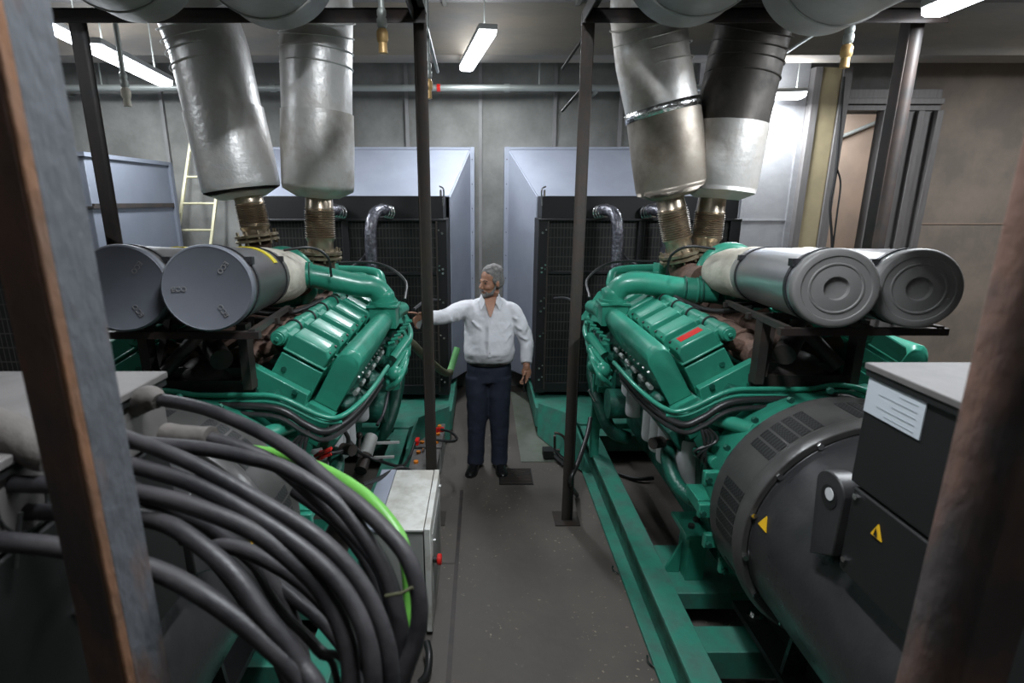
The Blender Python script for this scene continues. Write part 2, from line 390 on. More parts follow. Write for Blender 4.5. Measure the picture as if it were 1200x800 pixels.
# ---------------------------------------------------------------- lights
def tube_light(loc, ang, L, wd, label, energy, hang=None, es=None, name='tube_light'):
    r_ = root(name, loc, label, 'ceiling light', 'fluorescent tube lights')
    Rz = Matrix.Rotation(ang, 3, 'Z')
    x, y, z = loc
    def T(m):
        for v in m.bm.verts: v.co = Rz @ (v.co-Vector(loc)) + Vector(loc)
        return m
    T(MB().box((x-wd/2-.005, y-L/2, z+.045), (x+wd/2+.005, y+L/2, z+.085))).build('tray', 'fixture', r_, bevel=.006)
    T(MB().prof([(x-wd/2, z+.045), (x-wd/2*.9, z+.008), (x-wd/2*.6, z), (x+wd/2*.6, z), (x+wd/2*.9, z+.008), (x+wd/2, z+.045)], y-L/2+.01, y+L/2-.01)).build('diffuser', 'emit', r_)
    m = MB()
    for k in (-.35, .35): m.cyl((x, y+k*L, z+.08), (x, y+k*L, ZC), .006, n=8)
    T(m).build('hanger', 'pale', r_)
    area('lamp', (x, y, z-.015), (wd, L-.1), energy*.82, (0, 0, ang), r_)
    area('uplight', (x, y, z+.095), (wd*.8, L-.1), energy*.16, (pi, 0, ang), r_)
    return r_
tube_light((-.055, 5.35, 3.50), radians(9.5), 1.25, .14, 'short tube light hanging at centre, between the two middle posts', 80)
tube_light((-2.72, 4.62, 3.22), radians(8), 1.2, .14, 'long bright tube light beside the left-hand exhaust duct', 110)
tube_light((-3.60, 5.15, 3.60), radians(8), .75, .14, 'tube light half hidden by the rusty foreground post at left', 90)
tube_light((2.48, 2.75, 3.22), radians(0), 1.2, .14, 'tube light at the top right corner above the tan wall', 130)
tube_light((3.08, 6.12, 3.27), radians(80), .50, .24, 'tube light glaring against galvanised sheet behind the rightmost duct', 105)
# lamps of the same rows behind the viewpoint
tube_light((-1.1, -.9, 3.75), 0, 1.25, .14, 'tube light of the row behind the viewpoint, left of it', 190)
tube_light((1.2, -.9, 3.75), 0, 1.25, .14, 'tube light of the row behind the viewpoint, right of it', 190)
tube_light((.1, 1.2, 3.85), 0, 1.25, .14, 'added fill tube light, unseen, over the near end of the aisle', 150)  # unseen fill lamp, added to brighten the aisle
tube_light((5.2, 8.0, 3.7), 0, 1.2, .14, 'tube light in the passage beyond the doorway', 120)
tube_light((5.6, 4.4, 3.7), 0, 1.2, .14, 'added fill tube light near the right wall outside the frame', 120)  # added as fill, out of view on the right
tube_light((-4.9, 2.2, 3.7), 0, 1.2, .14, 'added fill tube light near the left wall outside the frame', 80)  # extra fill lamp added out of view on the left

# ---------------------------------------------------------------- generator set
def bolt(m, p, ax, r=.012, h=.012):
    p = Vector(p); ax = Vector(ax).normalized(); m.cyl(p, p+ax*h, r, n=6); return m
def generator(side, X0, dy, label, look):
    s = 1 if side == 'R' else -1
    # local x negative = aisle side
    def B(): return MB(s, X0, dy)
    G = root('generator_set', (X0, 3.0+dy, 0), label, 'generator', 'diesel generator sets')
    O = Vector((-.40, 0, 1.64)); A = Vector((-.866, 0, -.5)); Nn = Vector((-.5, 0, .866))
    def bk(a, y, n, q=1):
        p = O+A*a+Nn*n; return Vector((p.x*q, y, p.z))
    # ---- skid
    m = B()
    for q in (-1, 1):
        def P(x): return x*q
        m.box((min(P(-.62), P(-.49)), .2, .255), (max(P(-.62), P(-.49)), 4.95, .28))
        m.box((min(P(-.575), P(-.555)), .2, .02), (max(P(-.575), P(-.555)), 4.95, .255))
        m.box((min(P(-.65), P(-.47)), .2, .0), (max(P(-.65), P(-.47)), 4.95, .022))
    for y in (1.15, 1.70, 2.04, 4.4): m.box((-.555, y, .10), (.555, y+.16, .25))
    m.box((-.555, 2.46, .12), (.555, 2.88, .22))
    m.build('skid_frame', 'green2', G, bevel=.004)
    m = B()      # wide bed under the radiator with chamfered corners
    m.loft([[(x, y, z) for x, y in ((-.62, 4.55), (-.98, 4.95), (-.98, 6.0), (.98, 6.0), (.98, 4.95), (.62, 4.55))] for z in (.10, .30)])
    bed = m.build('radiator_bed', 'green2', G, bevel=.006)
    m = B()
    m.prism([(-.66, 4.2, .02), (-.66, 4.2, .26), (-.70, 4.62, .36), (-.96, 4.90, .36), (-.96, 4.92, .02)], (.02, -.0, 0))
    m.torus((-.80, 4.72, .28), (-1, -1, 0), .03, .01, 16, 6)
    m.build('gusset', 'green2', G)
    # engine feet
    for q in (-1, 1):
        m = B()
        x0, x1 = sorted((-.42*q, -.25*q))
        xm = (x0+x1)/2
        m.box((x0, 2.520, .50), (x1, 2.760, .525)).box((xm-.05, 2.560, .22), (xm+.05, 2.700, .50))
        m.prism([(xm-.055, 2.630, .22), (x0-.06, 2.630, .22), (x0+.02, 2.630, .40), (xm-.055, 2.630, .42)], (0, .02, 0))
        m.prism([(x1-.02, 2.740, .52), (x1-.02, 2.740, .80), (x1+.02, 2.560, .52)], (.025, 0, 0))
        ft = m.build('engine_foot', 'green', G, bevel=.004)
        m = B(); bolt(m, (xm-.03, 2.600, .525), (0, 0, 1), .018, .02); bolt(m, (xm+.02, 2.660, .525), (0, 0, 1), .018, .02); m.build('bolt', 'darkmetal', ft)
    # ---- block and heads
    blk = [(-.43, 1.20), (-.40, .80), (-.30, .55), (.30, .55), (.40, .80), (.43, 1.20), (.30, 1.36), (.0, 1.18), (-.30, 1.36)]
    eb = B().prof(blk, 2.46, 4.48).build('engine_block', 'dgreen', G, bevel=.008)
    m = B().prof([(-.27, .56), (-.24, .36), (.24, .36), (.27, .56)], 2.5, 4.4); m.build('oil_sump', 'dgreen', G, bevel=.01)
    m = B()
    for q in (-1, 1):
        for k in range(8):
            y = 2.5+k*.235
            r0 = [bk(a, y+.012, n, q) for a, n in ((-.015, -.10), (.195, -.10), (.20, -.32), (-.02, -.32))]
            m.loft([r0, [p+Vector((0, .19, 0)) for p in r0]])
        r0 = [bk(a, 2.44, n, q) for a, n in ((-.10, -.205), (.19, -.205), (.20, -.262), (.34, -.262), (.34, -.38), (-.12, -.42))]
        r0 = [p+Vector((0, .02, 0)) for p in r0]; m.loft([r0, [p+Vector((0, .05, 0)) for p in r0]])
    hd = m.build('cylinder_head', 'green', G, bevel=.005)
    m = B()
    for a, n in ((.03, -.17), (.13, -.22), (.06, -.27), (.16, -.33), (-.03, -.30), (.26, -.31)):
        for q in (-1, 1): m.cyl(bk(a, 2.515 if n > -.2 else 2.462, n, q), bk(a, 2.505 if n > -.2 else 2.448, n, q), .013, n=12)
    m.build('core_plug', 'dgreen', hd)
    for q in (-1, 1):
        for k in range(8):
            y = 2.52+k*.235
            m = B()
            prof_ = ((.0, .0), (.165, .0), (.19, -.025), (.19, -.082), (-.008, -.082), (-.008, -.02))
            m.loft([[bk(a, y, n, q) for a, n in prof_], [bk(a, y+.010, n+.006 if n > -.05 else n, q) for a, n in prof_], [bk(a, y+.140, n+.006 if n > -.05 else n, q) for a, n in prof_], [bk(a, y+.165, n-.03 if n > -.05 else n, q) for a, n in prof_]])
            r0 = [bk(a, y-.008, n, q) for a, n in ((-.018, -.075), (.2, -.075), (.2, -.088), (-.018, -.088))]
            m.loft([r0, [p+Vector((0, .182, 0)) for p in r0]])
            rc = m.build('rocker_cover', 'green', G, bevel=.006)
            if q == 1 and k == 0 and side == 'R':
                m = B(); r0 = [bk(a, y+.05, .0052, q) for a in (.025, .145)] + [bk(a, y+.115, .0052, q) for a in (.145, .025)]
                m.prism(r0, Nn*.002); tag(m.build('warning_label', 'red', rc), 'red label on the nearest rocker cover')
            m = B(); bolt(m, bk(.175, y+.03, -.012, q), Nn, .009, .008); bolt(m, bk(.175, y+.13, -.006, q), Nn, .009, .008); m.build('bolt', 'darkmetal', rc)
    # water rail along the inner side of each bank
    for q in (-1, 1):
        m = B(); m.cyl(bk(-.055, 2.50, -.045, q), bk(-.055, 4.4, -.045, q), .036, n=20)
        for k in range(8): m.cyl(bk(-.055, 2.56+k*.235, -.045, q), bk(-.055, 2.60+k*.235, -.045, q), .040, n=20); r0 = [bk(a, 2.54+k*.235, n, q) for a, n in ((.01, -.015), (.01, -.08), (-.055, -.08), (-.055, -.015))]; m.loft([r0, [p+Vector((0, .12, 0)) for p in r0]])
        m.cyl(bk(-.055, 2.488, -.045, q), bk(-.055, 2.5, -.045, q), .030, n=20); m.cyl(bk(-.055, 2.478, -.045, q), bk(-.055, 2.489, -.045, q), .012, n=6)
        wr = m.build('water_rail', 'green', G, bevel=.003)
        m = B()
        for k in range(7): m.torus(bk(-.055, 2.72+k*.235, -.045, q), (0, 1, 0), .038, .007, 20, 6)
        m.build('rubber_joint', 'hose', wr)
    # small heat shields / lines
    # ---- intake manifold (plenum), with sloped tube top
    for q in (-1, 1):
        m = B()
        y0, y1 = 2.55, 3.50
        def ring(y, a0=.215, a1=.335, nb=-.26, top=.0, r=.062):
            pts = []
            ac = (a0+a1)/2
            for k in range(9):
                t = pi*k/8; pts.append(bk(ac+cos(t)*(a1-a0)/2, y, top+sin(t)*r, q))
            pts += [bk(a0, y, nb, q), bk(a1, y, nb, q)]
            return pts
        m.loft([ring(y0, top=-.02, r=.05), ring(y0+.02, top=-.004), ring(3.0), ring(y1, nb=-.10)])
        im = m.build('intake_manifold', 'green', G, bevel=.004)
        m = B(); r0 = [bk(a, 2.42, n, q) for a, n in ((.20, -.262), (.34, -.262), (.34, -.40), (.20, -.40))]
        m.loft([r0, [p+Vector((0, .55, 0)) for p in r0]]); m.build('manifold_foot', 'green', im, bevel=.004)
        m = B()
        for k in range(9): bolt(m, bk(.345, 2.56+k*.105, -.05-.012*k, q), A, .008, .010)
        for k in range(6): m.cyl(bk(.37, 2.60+k*.14, -.15, q), bk(.37, 2.66+k*.14, -.15, q), .013, n=10)
        m.build('bolt', 'pale', im)
        # bank of dark castings below the manifold
        m = B()
        for k in range(10):
            y = 2.62+k*.13; m.ball(bk(.36+.03*(k % 2), y, -.22-.04*(k % 3), q), .05, (1, 1.2, .8), n=10)
            m.cyl(bk(.30, y, -.30, q), bk(.42, y+.05, -.34, q), .022, n=8)
        r0 = [bk(a, 2.6, n, q) for a, n in ((.24, -.2), (.38, -.22), (.36, -.42), (.22, -.42))]
        m.loft([r0, [p+Vector((0, 1.3, 0)) for p in r0]]); m.build('injector_rail', 'dgreen', im)
        # flange + far-end collar
        fc = bk(.27, 3.50, .0, q)
        m = B(); m.box((fc.x-.085, 3.47, fc.z-.06), (fc.x+.085, 3.60, fc.z+.085)); m.box((fc.x-.10, 3.46, fc.z+.075), (fc.x+.10, 3.62, fc.z+.095))
        for k in range(4): m.torus((fc.x-.0, 3.63+k*.03, fc.z+.01), (0, 1, 0), .075, .018, 24, 8)
        m.cyl((fc.x, 3.6, fc.z+.01), (fc.x-.06, 3.95, fc.z-.02), .07, .05, 18)
        m.build('collar', 'green', im, bevel=.004)
        # charge air pipe: up, over and back to the turbo
        m = B()
        top = Vector((fc.x, 3.54, fc.z+.09)); up_ = .05 if side == 'L' else 0
        pts = [top, top+Vector((0, 0, .05)), top+Vector((.01*q, 0, .06)), top+Vector((.06*q, -.01, .112)), top+Vector((.16*q, -.03, .128)),
               top+Vector((.30*q, -.06, .115+up_)), top+Vector((.46*q, -.10, .095+up_*2.2)), top+Vector((.62*q, -.12, .085+up_*3))]
        m.tube(pts, .072, 24, 8)
        cp = m.build('charge_air_pipe', 'green', G)
        m = B(); m.cyl(top-Vector((0, 0, .005)), top+Vector((0, 0, .022)), .092, n=28)
        m.cyl(top+Vector((.42*q, -.09, .098+up_*2)), top+Vector((.50*q, -.11, .092+up_*2.3)), .080, n=24)
        m.torus(top+Vector((.50*q, -.11, .092+up_*2.3)), (q, -.2, 0), .078, .009, 24, 6); m.build('pipe_collar', 'green', cp)
        m = B(); m.torus(top+Vector((.43*q, -.09, .098+up_*2)), (q, -.2, 0), .081, .006, 24, 6); m.torus(top+Vector((.53*q, -.115, .090+up_*2.5)), (q, -.2, 0), .076, .006, 24, 6)
        m.build('hose_clamp', 'dgreen', cp)
    # exhaust manifold in the valley
    m = B()
    for q in (-1, 1):
        m.tube([(-.13*q, 2.55, 1.50), (-.13*q, 3.0, 1.52), (-.13*q, 4.2, 1.52)], .075, 16)
        for k in range(8):
            m.tube([bk(-.06, 2.62+k*.235, -.12, q), (-.13*q, 2.66+k*.235, 1.50)], .035, 10)
            m.torus((-.13*q, 2.74+k*.235, 1.515), (0, 1, 0), .077, .01, 20, 6)
    m.build('exhaust_manifold', 'exhaust', G)
    # valley clutter: dark brackets and pipes under the filter shelf
    m = B()
    m.box((-.24, 2.38, 1.42), (-.20, 2.44, 1.72)).box((.20, 2.38, 1.42), (.24, 2.44, 1.72))
    m.prism([(-.20, 2.47, 1.25), (-.05, 2.47, 1.1), (.05, 2.42, 1.1), (.24, 2.42, 1.25), (.24, 2.42, 1.45), (-.24, 2.42, 1.45)], (0, .03, 0))
    m.box((-.20, 2.46, 1.2), (.20, 2.60, 1.50)); m.cyl((-.1, 2.42, 1.55), (.12, 2.7, 1.62), .05, n=14); m.cyl((.15, 2.40, 1.5), (.02, 2.5, 1.66), .03, n=12)
    m.ball((0, 2.52, 1.42), .14, (1.2, .7, .9)); m.build('valley_bracket', 'darkmetal', G)
    # ---- front gear case, pump, pulleys
    m = B()
    m.prof([(-.50, 1.42), (-.62, 1.25), (-.45, .62), (-.2, .45), (.2, .45), (.45, .62), (.62, 1.25), (.50, 1.42), (.2, 1.62), (-.2, 1.62)], 4.45, 4.62)
    gc = m.build('gear_case', 'dgreen', G, bevel=.012)
    m = B(); m.lathe((-.28, 4.62, 1.05), (0, 1, 0), [(0, .16), (.08, .16), (.085, .12), (.1, .12), (.105, .16), (.14, .16)], 28)
    m.build('pulley', 'darkmetal', gc)
    m = B(); m.lathe((.0, 4.62, .78), (0, 1, 0), [(0, .2), (.1, .2), (.105, .15), (.13, .15)], 28); m.build('pulley', 'darkmetal', gc)
    m = B()      # sloping front cover seen beyond the manifold
    m.loft([[(-.52, 3.85, 1.60), (-.22, 3.85, 1.68), (-.22, 3.85, 1.45), (-.62, 3.85, 1.38)], [(-.55, 4.42, 1.52), (-.22, 4.42, 1.64), (-.22, 4.42, 1.3), (-.70, 4.42, 1.28)]])
    m.build('front_cover', 'green', G, bevel=.01)
    m = B()
    for k in range(7): m.cyl((-.75+.012*k, 3.70-.05*k, 1.44-.012*k), (-.79+.012*k, 3.70-.05*k, 1.45-.012*k), .011, n=8)
    for k in range(3):
        m.tube([(-.70, 3.95-.1*k, 1.42-.06*k), (-.78, 3.7-.12*k, 1.36-.05*k), (-.76, 3.45-.1*k, 1.28-.05*k), (-.68, 3.3, 1.18-.04*k)], .018, 10, 5)
    m.ball((-.76, 3.5, 1.28), .045); m.ball((-.73, 3.3, 1.20), .05); m.ball((-.70, 3.65, 1.12), .06)
    m.cyl((-.78, 3.55, 1.36), (-.70, 3.42, 1.26), .035, n=12); m.cyl((-.66, 3.6, 1.0), (-.66, 3.6, 1.3), .05, n=12)
    m.build('fuel_pump', 'green', G)
    m = B(); m.cyl((-.52, 3.95, .95), (-.40, 3.95, .95), .17, n=24); m.ball((-.50, 3.98, 1.08), .15); m.build('water_pump', 'dgreen', G)
    m = B(); m.cyl((-.58, 3.75, .80), (-.40, 3.75, .80), .11, n=20); m.build('lube_pump', 'dgreen', G)
    m = B(); m.tube([(-.50, 3.98, 1.08), (-.55, 4.3, 1.2), (-.62, 4.1, .9), (-.55, 3.8, .6), (-.4, 3.8, .5)], .05, 12, 5); m.build('water_pipe', 'dgreen', G)
    for k in range(12): m = B(); m.ball((-.44-.03*(k % 3), 3.0+k*.11, 1.05+.05*((k*7) % 4)), .045, (1, 1.3, 1), n=8); m.build('casting_boss', 'dgreen', G)
    # upper water pipes crossing at the front
    m = B()
    m.tube([(-.50, 4.05, 1.52), (-.52, 4.12, 1.66), (-.38, 4.2, 1.73), (.38, 4.2, 1.73), (.52, 4.12, 1.66), (.50, 4.05, 1.52)], .032, 14, 6)
    m.tube([(-.44, 3.95, 1.60), (-.42, 4.0, 1.70), (-.20, 4.02, 1.70), (.2, 4.02, 1.70)], .034, 12, 5)
    m.box((-.20, 4.0, 1.68), (.12, 4.14, 1.79)); m.cyl((-.15, 4.07, 1.79), (-.15, 4.07, 1.85), .012); m.cyl((.04, 4.07, 1.79), (.04, 4.07, 1.85), .012)
    m.build('thermostat_housing', 'green', G, bevel=.004)
    # ---- oil cooler and filters
    m = B()
    m.loft([[(-.56, 2.55, 1.10), (-.38, 2.55, 1.22), (-.30, 2.55, 1.05), (-.46, 2.55, .96)], [(-.60, 2.7, 1.14), (-.38, 2.7, 1.26), (-.30, 2.7, 1.05), (-.50, 2.7, 1.0)], [(-.58, 3.75, 1.12), (-.38, 3.75, 1.24), (-.30, 3.75, 1.05), (-.48, 3.75, .99)]])
    oc = m.build('oil_cooler', 'dgreen', G, bevel=.008)
    m = B()
    for k in range(7): m.cyl((-.57, 2.85+k*.13, 1.12), (-.59, 2.85+k*.13, 1.135), .018, n=8)
    m.cyl((-.56, 2.62, 1.02), (-.62, 2.58, 1.03), .03, n=14); m.build('bolt', 'darkmetal', oc)
    for k, y in enumerate((2.58, 2.73, 2.88, 3.03, 3.18, 3.58, 3.72)):
        m = B(); c = Vector((-.43, y, .775))
        m.lathe(c, (0, 0, 1), [(0, .035), (0, .048), (.008, .056), (.03, .06), (.27, .06), (.285, .056)], 28)
        of = m.build('oil_filter', 'white', G)
        m = B(); m.cyl((-.43, y, 1.055), (-.43, y, 1.09), .05, n=20); m.build('filter_head', 'dgreen', of)
        if k in (1, 5): m = B(); m.cyl((-.487, y-.012, .99), (-.4925, y-.012, .99), .012, n=12); m.build('label', 'red', of)
    m = B(); m.tube([(-.50, 2.66, .98), (-.54, 2.56, .95), (-.52, 2.44, .86), (-.40, 2.36, .80), (-.28, 2.33, .80)], .038, 14, 6)
    m.build('oil_pipe', 'dgreen', G)
    ZA = .955
    # ---- flywheel housing
    fh_lug = []
    m = B()
    m.lathe((0, 2.14, ZA), (0, 1, 0), [(0, .478), (.03, .478), (.035, .46), (.28, .42), (.34, .36)], 56)
    fh = m.build('flywheel_housing', 'green', G, bevel=.004)
    m = B()
    for k in range(20):
        a = 2*pi*k/20+.1
        if -.85 < sin(a) < .30 and abs(cos(a)) > .5:
            p_ = Vector((.505*cos(a), 2.13, ZA+.505*sin(a))); fh_lug.append(p_)
        m.cyl((.525*cos(a), 2.125, ZA+.525*sin(a)), (.525*cos(a), 2.142, ZA+.525*sin(a)), .014, n=6)
    m.build('bolt', 'dgreen', fh)
    m = B()
    for p_ in fh_lug: m.cbox(p_+Vector((0, .03, 0)), (.07, .03, .07))
    m.build('housing_lug', 'green', fh, bevel=.006)
    # pipes near the flywheel housing on the aisle side
    m = B()
    m.cyl((-.44, 2.47, 1.24), (-.30, 2.22, 1.26), .034, n=18); m.cyl((-.445, 2.475, 1.24), (-.42, 2.44, 1.242), .042, n=18)
    m.cyl((-.44, 2.45, 1.05), (-.42, 2.28, 1.07), .03, n=14)
    m.lathe((-.40, 2.43, 1.12), (-.4, -1, 0), [(0, .07), (.03, .07), (.035, .05)], 6)
    m.box((-.50, 2.25, .84), (-.42, 2.40, .90)); m.build('coolant_stub', 'green', G, bevel=.003)
    m = B()      # long thin vent pipe along the rear face
    pl = [(-.74, 3.0, 1.34), (-.70, 2.62, 1.31), (-.62, 2.42, 1.28), (-.53, 2.38, 1.30), (-.36, 2.37, 1.39), (-.2, 2.37, 1.40), (.0, 2.37, 1.40), (.15, 2.37, 1.42), (.3, 2.37, 1.38), (.42, 2.37, 1.28)]
    m.tube(pl, .012, 10, 6); m.tube([(p[0], p[1]-.0, p[2]-.03) for p in pl[2:]], .010, 8, 6); m.build('vent_pipe', 'green', G)
    m = B()      # wiring harness
    pl = [(-.72, 2.9, 1.30), (-.66, 2.55, 1.25), (-.57, 2.36, 1.23), (-.48, 2.34, 1.27), (-.34, 2.34, 1.35), (0, 2.34, 1.36), (.2, 2.34, 1.36), (.42, 2.3, 1.2)]
    m.tube(pl, .017, 10, 6); m.tube([(p[0], p[1]-.02, p[2]-.03) for p in pl], .012, 8, 6)
    for k in range(4): m.tube([(-.50, 2.34, 1.26), (-.48+.02*k, 2.30, 1.18), (-.46-.02*k, 2.30, 1.06+.02*k), (-.42, 2.36, 1.0+.02*k)], .008, 6, 6)
    m.build('wiring_harness', 'hose', G)
    m = B()      # rear lower panel beneath harness
    m.prof([(-.46, 1.20), (-.30, .9), (.30, .9), (.46, 1.20), (.33, 1.40), (.12, 1.36), (-.12, 1.36), (-.33, 1.40)], 2.40, 2.46); m.build('rear_cover', 'dgreen', G, bevel=.006)
    # breather / small black hoses
    m = B()
    m.tube([(-.30, 3.35, 1.66), (-.20, 3.2, 1.62), (-.10, 3.1, 1.62), (.02, 3.0, 1.66)], .016, 10, 6)
    m.tube([(-.36, 3.35, 1.80), (-.36, 3.3, 1.92), (-.28, 3.25, 1.98), (-.14, 3.2, 1.97)], .008, 8, 6)
    m.tube([(-.72, 3.9, 1.56), (-.68, 4.2, 1.66), (-.45, 4.4, 1.76), (-.1, 4.3, 1.78)], .010, 8, 6)
    m.tube([(-.80, 3.75, 1.52), (-.85, 4.1, 1.52), (-.90, 4.45, 1.46)], .010, 8, 6)
    m.build('small_hose', 'hose', G)
    # ---- air filters, measured as pairs splayed outwards
    if side == 'R': spots = (at(980.5, 338, D=2.04), at(1077.5, 338.5, D=2.04)); dirv = Vector((.215, 1, -.078)); rad = .149
    else: spots = (at(243, 338, D=2.04), at(142, 338, D=2.04)); dirv = Vector((-.215, 1, -.095)); rad = .163
    dirv.normalize()
    for si, sp in enumerate(spots):
        c = Vector(sp); m = MB(); Lf = 1.07
        m.lathe(c, dirv, [(.03, rad*.985), (Lf, rad*.985), (Lf, rad*.6)], 56)
        af = m.build('air_filter', look['body'], G)
        m = MB()
        if side == 'R':
            m.lathe(c, dirv, [(.016, 0.0005), (.016, rad*.27), (.0, rad*.30), (.0, rad*.36), (.006, rad*.58), (.002, rad*.60), (.002, rad*.63), (.006, rad*.65), (.006, rad*.80), (.002, rad*.82), (.002, rad*.95), (.006, rad*.99), (.012, rad*1.01), (.05, rad*1.01)], 56)
        else:
            m.lathe(c, dirv, [(.004, .0005), (.003, rad*.93), (.0, rad*.96), (.006, rad*1.0), (.012, rad*1.01), (.045, rad*1.01)], 56)
        ec = m.build('end_cap', look['cap'], af)
        if side == 'L':
            ux = Vector((1, .215, 0)).normalized(); uz = dirv.cross(ux)*-1
            if uz.z < 0: uz = -uz
            for ang in (52, 180, 300):
                cu = bpy.data.curves.new('t', 'FONT'); cu.body = 'ECO'; cu.size = .026; cu.extrude = .0008; cu.align_x = 'CENTER'; cu.align_y = 'CENTER'
                to = bpy.data.objects.new('t', cu); C.objects.link(to)
                me = bpy.data.meshes.new_from_object(to); C.objects.unlink(to); bpy.data.objects.remove(to)
                a = radians(ang); ctr = c + (ux*cos(a)+uz*sin(a))*rad*.60 - dirv*.0005
                rr = radians(ang+180 if ang != 180 else 0)
                tx = ux*cos(rr)+uz*sin(rr); tz = -ux*sin(rr)+uz*cos(rr)
                Mx = Matrix((tx, tz, -dirv)).transposed().to_4x4(); Mx.translation = ctr-world_loc(G)
                me.transform(Mx); me.materials.append(M['capgrey'])
                to = bpy.data.objects.new('embossed_letters', me); C.objects.link(to); to.parent = af
        for d_ in ((.09, .92) if side == 'R' else (.10, .92)):
            m = MB(); m.lathe(c, dirv, [(d_, rad*.99), (d_, rad*1.02), (d_+.028, rad*1.02), (d_+.028, rad*.99)], 56, cap=False)
            un = Vector((-1 if side == 'R' else 1, 0, .75)).normalized()
            un = (un-dirv*un.dot(dirv)).normalized(); pb = c+dirv*(d_+.014)+un*rad*1.03
            R_ = dirv.to_track_quat('Y', 'Z').to_matrix()
            m.cbox(pb, (.03, .05, .03), R_); m.cyl(pb-dirv*.03, pb+dirv*.03, .008, n=8)
            m.build('strap', 'strap', af)
        if side == 'L':
            m = MB(); m.lathe(c, dirv, [(.68, rad*.99), (.68, rad*1.02), (.78, rad*1.02), (.78, rad*.99)], 30, cap=False, a0=radians(-115), a1=radians(-30))
            tag(m.build('tape_band', 'yellow', af), 'yellow tape across the top')
        # cream rubber hump hose
        m = MB(); e = c+dirv*Lf
        ai = -1 if side == 'R' else 1
        hp_ = [(0, 1.0), (.05, 1.03), (.09, .98), (.13, 1.0), (.19, .95), (.23, .96), (.29, .88), (.34, .80), (.37, .66)]
        ux_ = dirv.cross(Vector((0, 0, 1))).normalized(); uz_ = ux_.cross(dirv)
        m.loft([[e+dirv*d_+Vector((ai*.13*min(1, d_/.34), 0, 0))+(ux_*cos(2*pi*k/40)+uz_*sin(2*pi*k/40))*rad*r_ for k in range(40)] for d_, r_ in hp_])
        m.build('rubber_cone', 'cream', af)
        # turbocharger at the end of the cone
        te = c+dirv*(Lf+.42)+Vector((ai*(.07 if si == 0 else .02), 0, -.02)); m = MB(); ax = -dirv
        m.torus(te, ax, .155 if si == 0 else .10, .046, 36, 12)
        m.lathe(te-ax*.04, ax, [(0, .13), (.03, .15), (.06, .10)], 28)
        m.tube([te+Vector((ai*.15, .0, -.02)), te+Vector((ai*.16, .0, -.08)), te+Vector((ai*.10, .03, -.15))], .052, 16, 5)
        tb = m.build('turbocharger', 'green', G)
        m = MB(); m.lathe(te+dirv*.05, dirv, [(0, .07), (.06, .10), (.10, .13), (.18, .13), (.24, .07)], 28)
        m.build('turbine_housing', 'exhaust', tb)
    # shelf that carries the filters
    c0 = (spots[0]+spots[1])/2; sidev = Vector((1, 0, 0)); m = MB()
    zb = c0.z-rad-.015
    fwd = dirv
    a0 = Vector((c0.x, c0.y, zb))
    for dd in (-.30, .02, .30):
        m.tube([a0+Vector((dd, 0, 0))+fwd*.05, a0+Vector((dd, 0, 0))+fwd*1.1], .018, 4)
    for dd in (.06, .55, 1.05):
        m.tube([a0+Vector((-.33, 0, -.01))+fwd*dd, a0+Vector((.33, 0, -.01))+fwd*dd], .02, 4)
    m.tube([a0+fwd*.55+Vector((-.2, 0, 0)), Vector((X0-.2, 2.40+dy, 1.45))], .02, 4); m.tube([a0+fwd*.55+Vector((.2, 0, 0)), Vector((X0+.2, 2.40+dy, 1.45))], .02, 4)
    m.build('filter_shelf', 'darkmetal', G)
    # ---- alternator
    m = B()
    m.lathe((0, 0, ZA), (0, 1, 0), [(.95, .30), (.95, .40), (1.0, .45), (1.86, .455), (1.86, .465), (2.14, .465)], 72)
    al = m.build('alternator', 'black', G, bevel=.003)
    m = B(); m.lathe((0, 0, ZA), (0, 1, 0), [(1.86, .44), (1.86, .485), (1.885, .500), (1.91, .500), (1.925, .487), (2.10, .487), (2.12, .495), (2.14, .495), (2.14, .45)], 72, cap=False); vb = m.build('vent_band', 'blackband', al, bevel=.003)
    # vents: groups of dark slots on the band
    grp = []
    for gk in ((18, 48), (68, 98), (112, 142), (160, 190), (-20, 8), (208, 238)):
        n = 5; st = (gk[1]-gk[0])/n
        for k in range(n):
            a0_ = radians(gk[0]+k*st+.6); a1_ = radians(gk[0]+(k+1)*st-.6)
            m = B()
            def pt(a, y, r): return Vector((cos(a)*r, y, ZA+sin(a)*r))
            m.loft([[pt(a0_, 1.935, .4885), pt(a0_, 2.085, .4885), pt(a0_, 2.085, .480), pt(a0_, 1.935, .480)], [pt((a0_+a1_)/2, 1.935, .4895), pt((a0_+a1_)/2, 2.085, .4895), pt((a0_+a1_)/2, 2.085, .480), pt((a0_+a1_)/2, 1.935, .480)], [pt(a1_, 1.935, .4885), pt(a1_, 2.085, .4885), pt(a1_, 2.085, .480), pt(a1_, 1.935, .480)]])
            m.build('vent', 'vent', vb)
    m = B()
    for k in range(16):
        a = 2*pi*k/16+.15; p = (cos(a)*.470, 1.862, ZA+sin(a)*.470); bolt(m, p, (0, -1, 0), .013, .014)
    m.build('bolt', 'chrome', al)
    for q in (-1, 1):      # base feet
        m = B(); x0, x1 = sorted((q*-.25, q*-.08))
        m.box((x0, .95, .28), (x1, 2.30, .31)); m.box((min(q*-.14, q*-.11), .95, .31), (max(q*-.14, q*-.11), 2.2, .52))
        for y in (1.0, 1.5, 1.86): m.prism([(q*-.12, y, .31), (q*-.24, y, .31), (q*-.20, y, .62), (q*-.12, y, .62)], (0, .02, 0))
        m.build('mounting_foot', 'black', al)
    for y in (1.70, 2.20):
        m = B(); m.cyl((-.185, y, .31), (-.185, y, .316), .036, n=24); bolt(m, (-.185, y, .316), (0, 0, 1), .022, .02)
        m.build('washer_bolt', 'chrome', al)
